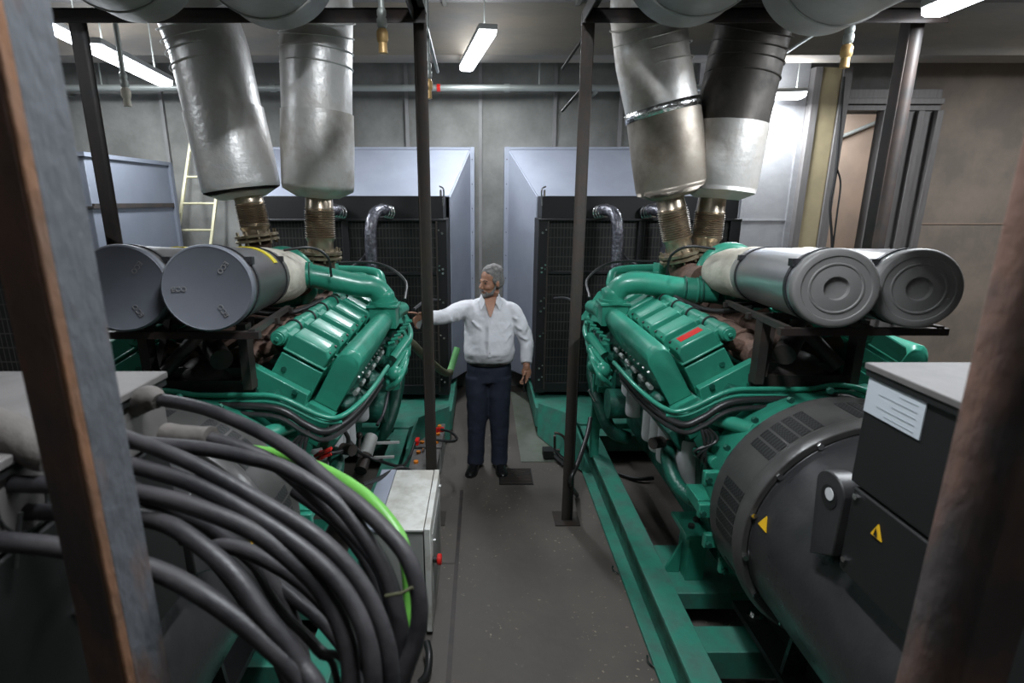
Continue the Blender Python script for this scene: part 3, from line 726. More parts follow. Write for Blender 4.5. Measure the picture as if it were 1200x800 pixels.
    # lifting lug
    m = B(); m.loft([[(x, 1.46+.065*cos(a), z+.05*sin(a)) for a in [pi*k/10 for k in range(11)]]+[(x, 1.40, 1.22), (x, 1.50, 1.16)] for x, z in ((-.462, 1.41), (-.40, 1.41))])
    m.build('lifting_lug', 'black', al, bevel=.004)
    m = B(); m.lathe((-.463, 1.455, 1.385), (-1, 0, 0), [(0, .036), (.001, .036)], 24); m.build('lug_eye', 'boxblack', al)
    m = B(); m.lathe((-.4645, 1.452, 1.395), (-1, 0, 0), [(0, .019), (.002, .019)], 24); m.build('lug_hole', 'white', al)
    m = B(); aa = radians(168); pc = Vector((cos(aa)*.456, 1.80, ZA+sin(aa)*.456)); m.prism([pc+Vector((0, -.03, -.0)), pc+Vector((0, .03, .0)), pc+Vector((.012, 0, .05))], (-.003, 0, .001))
    m.build('warning_triangle', 'yellowsign', al)
    # ---- terminal box on the alternator
    m = B(); bx = -.45
    zs_ = 1.47 if side == 'R' else 1.655; m.box((bx, .55, zs_), (.45, 1.40, 1.80)); tb = m.build('terminal_box', 'boxblack' if side == 'R' else 'litgrey', G, bevel=.005)  # left box body painted in the lit grey as well
    m = B(); m.box((bx-.012, .54, 1.80), (.46, 1.41, 1.818)); m.build('lid', 'litgrey', tb, bevel=.003)
    m = B(); m.box((bx-.008, .54, 1.783), (.456, 1.405, 1.80)); m.build('gasket', 'boxblack', tb)
    m = B(); m.box((bx-.002, .55, 1.20), (.44, 1.38, zs_-.008)); tl = m.build('lower_cover', 'boxblack', tb, bevel=.005)
    if side == 'R':
        m = B(); m.box((bx-.004, 1.20, 1.685), (bx-.0005, 1.395, 1.780)); m.build('rating_label', 'label', tb)
        m = B()
        for k in range(5): m.box((bx-.005, 1.22, 1.695+k*.017), (bx-.003, 1.22+(.10, .13, .08, .13, .06)[k], 1.6965+k*.017))
        m.build('label_print', 'labelmark', tb)
        m = B(); m.prism([(bx-.0025, 1.245, 1.375), (bx-.0025, 1.285, 1.375), (bx-.0025, 1.265, 1.415)], (-.003, 0, 0)); m.build('warning_triangle', 'yellowsign', tb)
        m = B(); m.prism([(bx-.007, 1.258, 1.379), (bx-.007, 1.272, 1.379), (bx-.007, 1.262, 1.392), (bx-.007, 1.268, 1.402)], (-.001, 0, 0)); m.build('warning_mark', 'strap', tb)
    m = B()
    for y, z in ((1.36, 1.44), (1.0, 1.44), (1.36, 1.24)): bolt(m, (bx-.002, y, z), (-1, 0, 0), .009, .008)
    m.build('screw', 'chrome', tb)
    # ---- radiator
    xl, xr, yb, yt = -.94, .94, 5.2, 5.62
    if side == 'R': xl, xr = -.97, .93
    m = B()
    m.box((xl, yb, .36), (xl+.10, yt, 2.07)).box((xr-.10, yb, .36), (xr, yt, 2.07)).box((xl+.1, yb+.02, .36), (xr-.1, yt, .46))
    m.box((xl+.03, yb+.03, 2.07), (xr-.03, yt, 2.285)).box((xl, yb-.01, 2.06), (xr, yt, 2.08))
    m.box((xl+.1, yb+.01, 1.56), (xr-.1, yb+.05, 1.59)); m.box((-.03, yb+.0, .46), (.03, yb+.04, 2.06))
    rd = m.build('radiator', 'meshgrid', G, bevel=.004)
    m = B(); m.box((xl+.1, yb+.04, .46), (xr-.1, yb+.06, 2.06)); m.build('radiator_guard', 'guard', rd)
    m = B(); m.box((xl+.085, yb-.012, .40), (xl+.10, yb+.0, 2.06)); m.build('edge_strip', 'postmetal', rd)
    m = B()
    for z in (.5, .62, .95, 1.2, 1.3, 1.58, 1.62, 1.95): bolt(m, (xl+.04, yb, z), (0, -1, 0), .012, .01); bolt(m, (xl+.072, yb, z+.03), (0, -1, 0), .009, .01)
    m.build('bolt', 'chrome', rd)
    m = B(); m.cyl((xl+.05, yb+.04, 2.285), (xl+.05, yb+.04, 2.34), .012); m.tube([(xl+.03, yb+.03, 2.2), (xl+.02, yb+.0, 2.34), (xl+.06, yb+.03, 2.37)], .008, 6, 4)
    m.build('filler_pipe', 'chrome', rd)
    # radiator hoses up to the tank
    for q, xx in ((0, -.32), (1, .12)):
        m = B(); x = xx
        m.tube([(x-.10, yb+.02, 2.13), (x-.06, yb-.08, 2.16), (x, yb-.2, 2.13), (x+.03, yb-.27, 1.98), (x+.03, yb-.3, 1.6), (x+.03, yb-.42, 1.45)], .052, 18, 7)
        ch = m.build('coolant_hose', 'silverhose', G)
        m = B()
        for k in range(4): m.torus((x-.10+.02*k, yb-.01-.02*k, 2.14+.005*k), (.5, -1, 0), .055, .010, 20, 6)
        m.cyl((x+.03, yb-.3, 1.58), (x+.03, yb-.3, 1.61), .06, n=20); m.build('hose_clamp', 'chrome', ch)
        m = B(); m.tube([(x+.06, yb-.2, 2.1), (x+.08, yb-.25, 1.8), (x+.16, yb-.5, 1.70), (x+.16, yb-.9, 1.70), (x+.15*(1-2*q)+.0, 4.12, 1.80)], .012, 8, 6); m.build('bleed_line', 'strap', ch)
    return G
gL = generator('L', -1.27, -.08, 'green diesel generator on the left with dark grey air filters marked ECO and yellow tape', dict(body='filtdark', cap='capblue'))
gR = generator('R', 1.50, 0, 'green diesel generator on the right with shiny aluminium air filters and a red label', dict(body='alum', cap='capgrey'))

# ---------------------------------------------------------------- radiator outlet hoods
def hood(x0, x1, rx0, rx1, label):
    r_ = root('air_duct_hood', ((x0+x1)/2, 6.0, .05), label, 'duct', 'pale blue air outlet hoods')
    z0, z1, yn, yf = .30, 2.81, 5.64, 6.36
    # flaring panels
    rr = [(rx0, yn, .36), (rx1, yn, .36), (rx1, yn, 2.28), (rx0, yn, 2.28)]
    ff = [(x0+.05, yf-.1, z0), (x1-.05, yf-.1, z0), (x1-.05, yf-.1, z1-.03), (x0+.05, yf-.1, z1-.03)]
    for i, nm in enumerate(('bottom_panel', 'side_panel', 'top_panel', 'side_panel')):
        j = (i+1) % 4
        a, b, c, d = Vector(rr[i]), Vector(rr[j]), Vector(ff[j]), Vector(ff[i])
        off = Vector([(0, 0, -.012), (.012, 0, 0), (0, 0, .012), (-.012, 0, 0)][i])
        MB().loft([[a, b, c, d], [a+off, b+off, c+off, d+off]]).build(nm, 'bluesheet', r_)
    m = MB()
    t = .05
    m.box((x0, yf-.12, z0-.05), (x0+t, yf+.08, z1)).box((x1-t, yf-.12, z0-.05), (x1, yf+.08, z1)).box((x0+t, yf-.12, z1-t*.6), (x1-t, yf+.08, z1)).box((x0+t, yf-.12, z0-.05), (x1-t, yf+.08, z0))
    fr = m.build('frame', 'bluesheet', r_, bevel=.003)
    m = MB()
    for k in range(9):
        z = .6+k*.26; bolt(m, (x0+t/2, yf-.12, z), (0, -1, 0), .006, .006); bolt(m, (x1-t/2, yf-.12, z), (0, -1, 0), .006, .006)
    m.build('rivet', 'darkmetal', fr)
    return r_
hood(-2.52, -.085, -2.19, -.33, 'pale blue sheet metal hood flaring behind the left radiator')
hood(.245, 2.72, .56, 2.41, 'pale blue sheet metal hood flaring behind the right radiator')
# side duct of the next machine at far left
r_ = root('ventilation_duct', (-3.6, 5.2, 1.2), 'blue grey sheet duct left of the ladder, with a dark joint across its side', 'duct')
MB().box((-5.2, 4.62, 1.0), (-3.22, 5.85, 2.61)).build('duct_body', 'bluedark', r_, bevel=.006)
MB().box((-3.22, 4.62, 2.18), (-3.20, 5.85, 2.22)).box((-5.2, 4.605, 2.18), (-3.2, 4.62, 2.2)).build('joint_strip', 'darkmetal', r_)
MB().box((-5.2, 4.60, 2.59), (-3.2, 5.87, 2.625)).box((-3.225, 5.82, 1.0), (-3.19, 5.87, 2.6)).build('flange', 'bluedark', r_)
for x, y in ((-4.9, 4.9), (-3.4, 4.9), (-3.4, 5.7), (-4.9, 5.7)): MB().box((x-.03, y-.03, 0), (x+.03, y+.03, 1.0)).build('leg', 'postmetal', r_)
# radiator of the machine at far left
r_ = root('neighbouring_radiator', (-4.0, 3.3, 0), 'black radiator of another machine at the far left edge, mostly behind the rusty post', 'radiator')
MB().box((-4.6, 3.2, 0), (-4.4, 3.6, 2.2)).box((-2.72, 3.2, 0), (-2.62, 3.6, 2.2)).box((-4.4, 3.2, 2.05), (-2.72, 3.6, 2.2)).box((-4.4, 3.2, 0), (-2.72, 3.6, .3)).build('frame', 'meshgrid', r_, bevel=.005)
MB().box((-4.4, 3.25, .3), (-2.72, 3.5, 2.05)).build('guard', 'guard', r_)

# ---------------------------------------------------------------- exhaust ducts
YV = 3.78
def exhaust(pts_uv, r, drumx, drumz, drumr, mats, label, bell, bands=(), tape=None, foot=None, label2=''):
    P = [at(u, v, Y=YV) for u, v in pts_uv]      # bottom to top
    b = P[0]
    R0 = root('exhaust_duct', (b.x, b.y, b.z-.3), label, 'exhaust duct', 'clad exhaust ducts above the engines')
    m = MB()
    ax = (P[1]-P[0]).normalized()
    # body: slightly scalloped skirt with cone base
    rr = [.08, r*.55, r*.97, r, r]
    path = [b-ax*.0, b+ax*.015, b+ax*.05, b+ax*.30, P[1]]
    # lower half
    mid = P[1]
    m.tube([b+ax*.03, b+ax*.06, b+ax*.3, mid], [r*1.03, r*1.06, r*1.05, r*1.03], 40, cap=False)
    m.tube([b-ax*.02, b+ax*.03], [r*.62, r*1.03], 40)
    low = m.build('lower_cladding', mats[0], R0)
    n = low.modifiers.new('d', 'DISPLACE'); tx = bpy.data.textures.new('dent', 'CLOUDS'); tx.noise_scale = .25; n.texture = tx; n.strength = .018; n.texture_coords = 'GLOBAL'
    # upper part: straight then bend toward the silencer
    top = P[-1]
    pv = .30
    arc = []
    zt = max(top.z, 3.16)
    top = Vector((top.x, YV, zt))
    for k in range(1, 9):
        a = pi/2*k/8
        arc.append(Vector((top.x+(drumx-top.x)*k/8, YV-pv+pv*cos(a), zt+pv*sin(a))))
    end = Vector((drumx, 3.0, zt+pv))
    m = MB(); m.tube([mid-ax*.03, *[p for p in P[2:-1]], top, *arc, end], r, 40)
    up = m.build('upper_cladding', mats[1], R0, sharp=60)
    m = MB(); full = [mid, *P[2:-1], top, *arc]
    for i in range(len(full)-8, len(full), 2):
        d = (full[min(i+1, len(full)-1)]-full[i-1]); m.torus(full[i], d, r+.001, .0065, 40, 6)
    d = (top-mid); m.torus(mid+d*.45, d, r+.001, .005, 40, 6)
    for t_, tl in ((.60, -.10), (.74, -.32), (.88, -.55), (1.0, -.8)):
        m.torus(mid+d*t_, d.normalized()+Vector((0, tl*.6, 0)), r*(1+abs(tl)*.10), .0045, 40, 6)
    m.build('seam_ring', mats[1], R0)
    if tape:
        m = MB(); d = (top-mid).normalized(); m.tube([mid-d*.0, mid+d*.055], r*1.055, 40, cap=False); m.build('foil_band', 'foil', R0, solid=.003)
    # silencer
    m = MB(); m.lathe((drumx, -1.5, drumz), (0, 1, 0), [(0, drumr), (4.58, drumr), (4.61, drumr-.01), (4.62, drumr-.03)], 64)
    SL = m.build('silencer', 'drum'); tag(SL, label2, 'silencer', 'grey round silencers under the ceiling')
    m = MB()
    for y in (.9, 1.9, 2.9): m.torus((drumx, y, drumz), (0, 1, 0), drumr, .008, 64, 6)
    m.build('silencer_band', 'drum', SL)
    # bellows
    e0, e1 = at(*bell[0], Y=YV), at(*bell[1], Y=YV)
    dv = (e1-e0).normalized(); Lb = (e1-e0).length
    m = MB(); pr = [(-.04, .088), (.06, .092), (.07, .098)]
    nb = 13
    for k in range(nb):
        t0 = .08+k*(Lb*.52/nb); pr += [(t0, .088), (t0+Lb*.26/nb, .102)]
    pr += [(.09+Lb*.54, .088), (Lb*.72, .094), (Lb*.74, .086), (Lb, .086)]
    m.lathe(e0, dv, pr, 36); m.build('bellows', 'bellow', R0, sharp=70)
    m = MB(); m.lathe(e1-dv*.01, dv, [(-.0, .142), (.018, .142), (.022, .115), (.036, .142), (.05, .142)], 36)
    fl = m.build('flange', 'flange', R0)
    m = MB(); ux = dv.orthogonal().normalized(); uy = dv.cross(ux)
    for k in range(10):
        a = 2*pi*k/10; p = e1+(ux*cos(a)+uy*sin(a))*.125; m.cyl(p-dv*.035, p+dv*.06, .008, n=6)
    m.build('bolt', 'flange', fl)
    # brown riser down to the turbo
    m = MB(); m.tube([e1+dv*.04, e1+dv*.14, foot+Vector((0, .0, .0))], [.085, .085, .095], 24, 5); m.build('riser', 'exhaust', R0)
    return R0
exhaust([(285, 228), (262, 130), (246, 60), (228, 10)], .236, -1.72, 3.43, .315, ('duct2', 'duct2'),
        'leaning aluminium clad exhaust duct, leftmost of the four', [(290, 226), (301, 276)], label2='leftmost big grey silencer overhead at the top edge', foot=Vector((-1.30, 3.42, 1.75)))
exhaust([(373, 228), (372, 132), (371, 85), (371, 10)], .222, -1.03, 3.40, .315, ('duct', 'duct2'),
        'upright aluminium clad exhaust duct, second from the left', [(374, 232), (376, 296)], label2='second big grey silencer from the left, over the upright duct', foot=Vector((-1.16, 3.42, 1.75)))
exhaust([(789, 227), (777, 135), (764, 70), (758, 10)], .226, 1.02, 3.42, .325, ('ductbrown', 'duct'),
        'brown stained exhaust duct with a bright foil band, left one above the right engine', [(785, 232), (797, 297)], tape=True, label2='big grey silencer overhead, third from the left, over the foil banded duct', foot=Vector((1.42, 3.45, 1.75)))
exhaust([(840, 229), (856, 145), (872, 75), (886, 20)], .226, 1.70, 3.38, .325, ('duct', 'ductblack'),
        'dark topped exhaust duct leaning right, rightmost of the four', [(834, 236), (826, 292)], label2='rightmost big grey silencer overhead at the top edge', foot=Vector((1.58, 3.45, 1.75)))

# ---------------------------------------------------------------- steel posts and beams
def angle(m, x, y, z0, z1, a=.075, t=.008, sx=1, sy=1):
    m.box((min(x, x+sx*a), min(y, y+sy*t), z0), (max(x, x+sx*a), max(y, y+sy*t), z1))
    m.box((min(x, x+sx*t), min(y, y+sy*a), z0), (max(x, x+sx*t), max(y, y+sy*a), z1))
YP = 3.47
def post(x, label, mt='postmetal', wd=.075, sx=1):
    r_ = root('steel_post', (x, YP, 0), label, 'steel post', 'steel frame posts')
    m = MB(); angle(m, x-sx*wd/2, YP, 0.008, 3.28, wd, .009, sx, 1); m.build('angle_iron', mt, r_, bevel=.002)
    m = MB(); m.box((x-.09, YP-.06, 0), (x+.09, YP+.12, .010)); m.build('base_plate', 'postmetal', r_)
    return r_
post(-.356, 'thin steel post left of the man, crossing his outstretched forearm')
post(.610, 'thin steel post right of the man with a base plate on the floor', sx=-1)
post(-2.32, 'dark steel post at left between the blue grey duct panels', 'darkmetal', wd=.10)
post(2.50, 'dark steel post at right in front of the doorway', 'darkmetal', wd=.085)
o = MB().box((-2.5, YP-.07, 3.21), (-.32, YP-.062, 3.285)).box((-2.5, YP-.07, 3.277), (-.32, YP, 3.285)).build('cross_beam', 'darkmetal')
tag(o, 'dark angle beam running left from the post by the man', 'beam')
o = MB().box((.575, YP-.07, 3.21), (2.62, YP-.062, 3.285)).box((.575, YP-.07, 3.277), (2.62, YP, 3.285)).build('cross_beam', 'darkmetal')
tag(o, 'dark angle beam running right from the post to the doorway side', 'beam')
for x, lab in ((-.356, 'overhead rail running from the left thin post towards the viewer'), (.61, 'overhead rail running from the right thin post towards the viewer')):
    m = MB(); m.box((x-.035, .6, 3.285), (x+.035, YP+.05, 3.293)).box((x-.035, .6, 3.225), (x-.027, YP+.05, 3.285))
    tag(m.build('overhead_rail', 'postmetal'), lab, 'beam')
# near posts close to the viewer
r_ = root('rusty_post', (-.5, .62, 0), 'rusty grey angle iron post close to the viewer on the left', 'steel post')
MB().box((-.552, .62, 0), (-.506, .628, 3.3)).build('front_flange', 'rust2', r_, bevel=.001)
MB().box((-.508, .62, 0), (-.4995, .638, 3.3)).build('rusty_corner', 'rustcorner', r_, bevel=.003)
MB().box((-.508, .637, 0), (-.500, .708, 3.3)).build('side_flange', 'rust', r_, bevel=.002)
m = MB(); m.box((.600, .552, 0), (.608, .640, 3.3)).box((.60, .552, 0), (.66, .560, 3.3))
tag(m.build('rusty_post', 'rust2', bevel=.002), 'brown rusted angle iron post close to the viewer on the right', 'steel post')
# braces
a_, b_ = at(688, 38, Y=3.50), at(659, 81, Y=3.9); tag(MB().tube([a_, b_], .009, 8).build('brace_rod', 'postmetal'), 'upper of two short rods sloping off the right thin post', 'rod')
a_, b_ = at(687, 98, Y=3.50), at(659, 130, Y=3.9); tag(MB().tube([a_, b_], .009, 8).build('brace_rod', 'postmetal'), 'lower of two short rods sloping off the right thin post', 'rod')
a_, b_ = at(500, 33, Y=3.6), at(513, 84, Y=4.6); tag(MB().tube([a_, b_], .012, 8).build('brace_rod', 'pale'), 'pale rod sloping down right from the left thin post top', 'rod')

# ---------------------------------------------------------------- pipes and sprinklers
r_ = root('wall_pipe', (0, 6.2, 3.36), 'pale horizontal sprinkler main across the back wall', 'pipe')
zz = at(560, 103, Y=6.2).z
MB().cyl((-5.6, 6.2, zz), (2.3, 6.2, zz), .034, n=16).build('pipe_run', 'pale', r_)
m = MB()
for u in (320, 594): p = at(u, 103, Y=6.2); m.cyl((p.x-.03, 6.2, zz), (p.x+.03, 6.2, zz), .042, n=16)
m.build('coupling', 'pale', r_)
m = MB(); p = at(514, 98, Y=6.2); m.cyl((p.x-.018, 6.2, zz), (p.x+.018, 6.2, zz), .040, n=16)
tag(m.build('tee', 'red', r_), 'red coupling')
m = MB()
for x in (-4, -2, .6, 2.2): m.cyl((x, 6.2, zz), (x, 6.2, ZC), .008, n=6); 
for x in (-4.5, -1.8, 1.2): m.box((x-.02, 6.2, zz-.05), (x+.02, YB, zz-.035))
m.build('bracket', 'pale', r_)
def sprinkler(u, v_top, v_bot, Y, label, brass='brass'):
    a = at(u, v_bot, Y=Y); t_ = at(u, v_top, Y=Y); h = (at(u, v_top, Y=Y)-a).length*1.02
    s_ = root('fire_sprinkler', a, label, 'sprinkler', 'hanging fire sprinklers')
    x, y, z = a; k = h
    MB().lathe((x, y, z), (0, 0, 1), [(0, .018), (.002, .024), (.05, .022), (.055, .026), (.07, .030), (.10, .030), (.115, .022)], 16).build('nozzle', brass, s_)
    MB().cyl((x, y, z+.115), (x, y, ZC), .016, n=14).lathe((x, y, z+.12), (0, 0, 1), [(0, .02), (.01, .026), (.04, .026), (.05, .02)], 16).lathe((x, y, z+.17), (0, 0, 1), [(0, .02), (.01, .024), (.03, .024), (.04, .018)], 16).build('drop_pipe', 'pale', s_)
sprinkler(449, 34, 63, 3.1, 'tan nozzle on a drop pipe left of the left thin post')
sprinkler(502, 98, 116, 3.75, 'tan nozzle close beside the left thin post, hanging lower')
sprinkler(989, 52, 80, 3.2, 'tan nozzle on a drop pipe in front of the ochre column')
sprinkler(150, 100, 125, 3.9, 'cream nozzle hanging in front of the bright tube at left', 'cream')
a_, b_ = at(899, 76, Y=6.0), at(965, 33, Y=4.6)
tag(MB().tube([a_, b_], .014, 8).build('conduit', 'pale'), 'thin pale conduit sloping up right of the rightmost exhaust duct', 'pipe')
# hanging cable by the column
m = MB(); pts = [at(u, v, Y=6.29) for u, v in ((989, 90), (984, 150), (979, 205), (973, 240), (975, 285), (974, 330))]; m.tube(pts, .014, 8, 6)
pts = [at(u, v, Y=6.29) for u, v in ((980, 195), (985, 215), (981, 250), (976, 290))]; m.tube(pts, .010, 8, 6)
tag(m.build('hanging_cable', 'hose'), 'black cable hanging down the ochre column', 'cable')

# ladder
r_ = root('ladder', (-3.0, 5.95, 0), 'pale yellow ladder leaning on the back wall at left', 'ladder')
def lp(q, t):       # q 0 left rail, 1 right rail
    z = 3.0*t
    return Vector((-3.55+.30*t*1.15+q*(.42-.07*t), 5.45+.95*t, z))
for q in (0, 1):
    m = MB(); m.tube([lp(q, 0), lp(q, 1)], .020, 4); m.build('rail', 'ladder', r_)
for k in range(10):
    t = .08+k*.094
    MB().cyl(lp(0, t), lp(1, t), .013, n=8).build('rung', 'ladder', r_)

# ---------------------------------------------------------------- control cabinet (white)
r_ = root('control_cabinet', (-.43, 2.70, 0), 'small off white cabinet with a red stop knob, beside the cable bundle', 'cabinet')
MB().box((-.60, 2.41, .03), (-.300, 3.02, .63)).build('body', 'cabgrey', r_, bevel=.004)
MB().box((-.525, 2.40, .63), (-.296, 3.03, .642)).build('lid', 'cabwhite', r_, bevel=.002)
MB().box((-.615, 2.40, .63), (-.527, 3.03, .645)).build('side_lid', 'bluesheet', r_)
dr = MB().box((-.292, 2.40, .03), (-.262, 3.03, .645)).build('door', 'cabwhite', r_, bevel=.003)
MB().box((-.262, 2.50, .15), (-.259, 2.92, .55)).build('door_panel', 'cabgrey', dr)
MB().cyl((-.26, 2.52, .50), (-.245, 2.52, .50), .012, n=12).cyl((-.26, 2.94, .58), (-.245, 2.94, .58), .012, n=12).build('latch', 'chrome', dr)
sb = MB().cyl((-.262, 2.50, .40), (-.238, 2.50, .40), .017, n=20).build('stop_stem', 'boxblack', dr)
o = MB().lathe((-.24, 2.50, .40), (1, 0, 0), [(0, .022), (.004, .028), (.02, .030), (.026, .026)], 28).build('stop_knob', 'red', dr)
MB().box((-.59, 2.43, 0), (-.27, 3.0, .03)).build('plinth', 'darkmetal', r_)

# ---------------------------------------------------------------- batteries, clamps
def battery(x, y, label):
    b = root('battery', (x, y, 0), label, 'battery', 'grey starter batteries by the left skid')
    MB().box((x-.105, y-.24, 0), (x+.105, y+.24, .22)).build('case', 'cabgrey', b, bevel=.006)
    MB().box((x-.11, y-.245, .22), (x+.11, y+.245, .245)).build('lid', 'meshgrid' if False else 'doorgrey', b, bevel=.004)
    for i in range(2):
        for k in range(3):
            MB().cyl((x-.06+.12*i, y-.17+.17*k, .245), (x-.06+.12*i, y-.17+.17*k, .262), .019, n=14).build('vent_cap', 'orange', b)
    MB().cyl((x-.02, y-.2, .245), (x-.02, y-.2, .28), .012).cyl((x-.02, y+.2, .245), (x-.02, y+.2, .28), .012).build('terminal', 'chrome', b)
battery(-.46, 3.90, 'nearer of two grey batteries with orange caps by the thin post')
battery(-.45, 4.43, 'farther of two grey batteries with orange caps by the thin post')
def jumper(pts, label, clamp):
    m = MB(); m.tube(pts, .011, 10, 7); c_ = tag(m.build('jumper_lead', 'hose'), label, 'cable', 'jumper leads with red clamps')
    for p, q in clamp:
        p = Vector(p); q = Vector(q); d = (q-p).normalized(); R_ = d.to_track_quat('Y', 'Z').to_matrix()
        mm = MB(); mm.cbox(p+Vector((0, 0, .012)), (.028, .09, .012), R_); mm.cbox(p-Vector((0, 0, .012)), (.028, .09, .012), R_); mm.cyl(p-d*.01-Vector((0, 0, .02)), p-d*.01+Vector((0, 0, .02)), .012, n=8)
        tag(mm.build('clamp', 'red', c_), 'red clamp')
    return c_
p0 = at(378, 494, Y=2.9); p1 = at(382, 530, Y=2.8)
jumper([at(384, 493, Y=2.50), at(398, 499, Y=2.52), at(408, 513, Y=2.55), at(405, 525, Y=2.52), at(395, 530, Y=2.47), at(384, 531, Y=2.45)], 'black jumper lead looping between two red clamps beside the left engine', [(at(374, 493.5, Y=2.50), at(384, 493, Y=2.50)), (at(379, 532, Y=2.45), at(384, 530, Y=2.45))])
jumper([at(408, 516, Y=2.55), at(425, 532, Y=3.1), at(445, 540, Y=3.2), at(470, 546, Y=3.4), at(480, 535, Y=3.6), at(486, 518, Y=3.8)], 'black jumper lead running across the skid to the nearer battery', [(at(489, 517, Y=3.85), at(486, 525, Y=3.7))])
jumper([at(517, 503, Y=4.25), at(528, 506, Y=4.2), at(535, 513, Y=4.1), at(530, 517, Y=4.0), at(510, 515, Y=3.95), at(500, 514, Y=3.95)], 'black jumper lead looping into the aisle by the batteries', [(at(514, 503.5, Y=4.3), at(520, 503, Y=4.3))])
# starter motors and fuel filter beside left engine
o = root('starter_motor', at(355, 508, Y=2.42), 'green starter motors low on the near side of the left engine', 'motor')
m = MB(); a, b = at(338, 527, Y=2.42), at(362, 500, Y=2.62); m.cyl(a, b, .055, n=20); m.cyl(b, b+(b-a).normalized()*.03, .04, n=20)
a2, b2 = at(352, 550, Y=2.42), at(372, 522, Y=2.6); m.cyl(a2, b2, .05, n=20); m.build('housing', 'green', o, bevel=.003)
m = MB(); m.cyl(b2, b2+(b2-a2).normalized()*.05, .042, n=20); m.build('end_bell', 'darkmetal', o)
o = root('fuel_filter', at(430, 530, Y=3.3), 'ribbed grey cylinder on brackets between the left engine and skid rail', 'filter')
a, b = at(428, 534, Y=3.2), at(435, 512, Y=3.35); m = MB(); m.cyl(a, b, .045, n=24)
m.build('canister', 'cabgrey', o, bevel=.004)
m = MB(); m.cyl(a-(b-a).normalized()*.12, a, .04, n=16); m.cyl(at(420, 535, Y=3.15), at(421, 512, Y=3.2), .012, n=10); m.ball(at(421, 510, Y=3.2), .022); m.build('pump_body', 'darkmetal', o)
m = MB(); m.tube([at(440, 519, Y=3.3), at(468, 518, Y=3.35)], .01, 4); m.tube([at(438, 536, Y=3.2), at(462, 535, Y=3.2)], .01, 4); m.build('bracket', 'cabgrey', o)
tag(MB().tube([at(454, 448, Y=3.9), at(454, 465, Y=3.7), at(449, 485, Y=3.5), at(442, 498, Y=3.4)], .012, 8, 6).build('fuel_hose', 'strap'), 'thin dark hose curving down to the ribbed canister', 'hose')
# olive hose and light green tube
tag(MB().tube([at(455, 405, Y=3.9), at(470, 397, Y=4.0), at(482, 402, Y=4.1), at(500, 420, Y=4.5), at(520, 436, Y=4.9), at(528, 436, Y=5.0)], .035, 14, 7).build('coolant_drain_hose', 'olive'), 'olive hose looping from the left engine front towards the radiator', 'hose')
tag(MB().tube([at(527, 437, Y=5.0), at(531, 424, Y=5.05), at(536, 407, Y=5.1)], .032, 14, 5).build('green_hose', 'lgreen'), 'light green hose end by the left radiator foot', 'hose')
tag(MB().tube([at(497, 560, Y=3.0), at(470, 548, Y=3.1), at(445, 560, Y=2.9), at(425, 568, Y=2.7)], .012, 8, 6).build('black_hose', 'hose'), 'black hose passing behind the white cabinet', 'hose')

# bottle jack / trolley near right post
r_ = root('tow_bracket', at(650, 522, Z=.0), 'small steel hitch bracket on the floor left of the right thin post', 'bracket')
m = MB()
m.cyl(at(650, 510, Z=.22), at(650, 526, Z=.05), .012, n=8); m.tube([at(650, 507, Z=.25), at(655, 508, Z=.25), at(662, 514, Z=.2), at(663, 530, Z=.1)], .012, 8, 5)
m.tube([at(646, 527, Z=.05), at(664, 527, Z=.05)], .012, 6); m.build('handle', 'postmetal', r_)
m = MB(); m.cbox(at(642, 530, Z=.06), (.09, .10, .07)); m.tube([at(645, 530, Z=.05), at(662, 545, Z=.03)], .02, 6); m.tube([at(648, 526, Z=.06), at(668, 545, Z=.03)], .014, 6); m.build('foot', 'boxblack', r_)
tag(MB().tube([at(692, 490, Y=3.9), at(688, 510, Y=3.75), at(678, 540, Y=3.55), at(668, 565, Y=3.45), at(676, 580, Z=.02)], .018, 10, 6).build('drain_hose', 'hose'), 'black hose sagging over the right skid rail by the thin post', 'hose')
tag(MB().tube([at(725, 555, Z=.02), at(740, 560, Z=.02), at(752, 561, Z=.03), at(766, 560, Z=.04)], .016, 10, 6).build('drain_hose', 'hose'), 'short black hose end lying under the right engine', 'hose')
# lever bracket on the right rail
o = root('coolant_valve', at(701, 500, Y=3.95), 'green upright valve bracket with a steel lever on the right skid', 'valve')
m = MB(); m.box(*(lambda a: ((a.x-.035, a.y-.02, .26), (a.x+.035, a.y+.02, 1.0)))(at(699, 470, Y=3.98)))
a = at(712, 455, Y=3.95); m.cbox(a, (.16, .06, .05)); m.cbox(a+Vector((-.03, 0, .07)), (.05, .05, .10)); m.build('bracket', 'green', o, bevel=.004)
m = MB(); m.tube([at(718, 459, Y=3.93), at(715, 434, Y=3.93)], .008, 6); m.tube([at(690, 457, Y=3.9), at(697, 470, Y=3.9)], .009, 6); m.cyl(at(715, 475, Y=3.95), at(727, 476, Y=3.95), .016, n=10); m.build('lever', 'chrome', o)
# little lugs on the floor along the right skid
for u, v, l_ in ((727, 668, 'nearer to the man'), (770, 775, 'nearest to the viewer')):
    p = at(u, v, Z=.0); m = MB(); m.torus((p.x, p.y, .008), (0, 0, 1), .05, .006, 20, 6, a0=radians(100), a1=radians(260))
    tag(m.build('lifting_ring', 'chrome'), 'half ring of bright wire at the right skid edge, %s' % l_, 'ring')

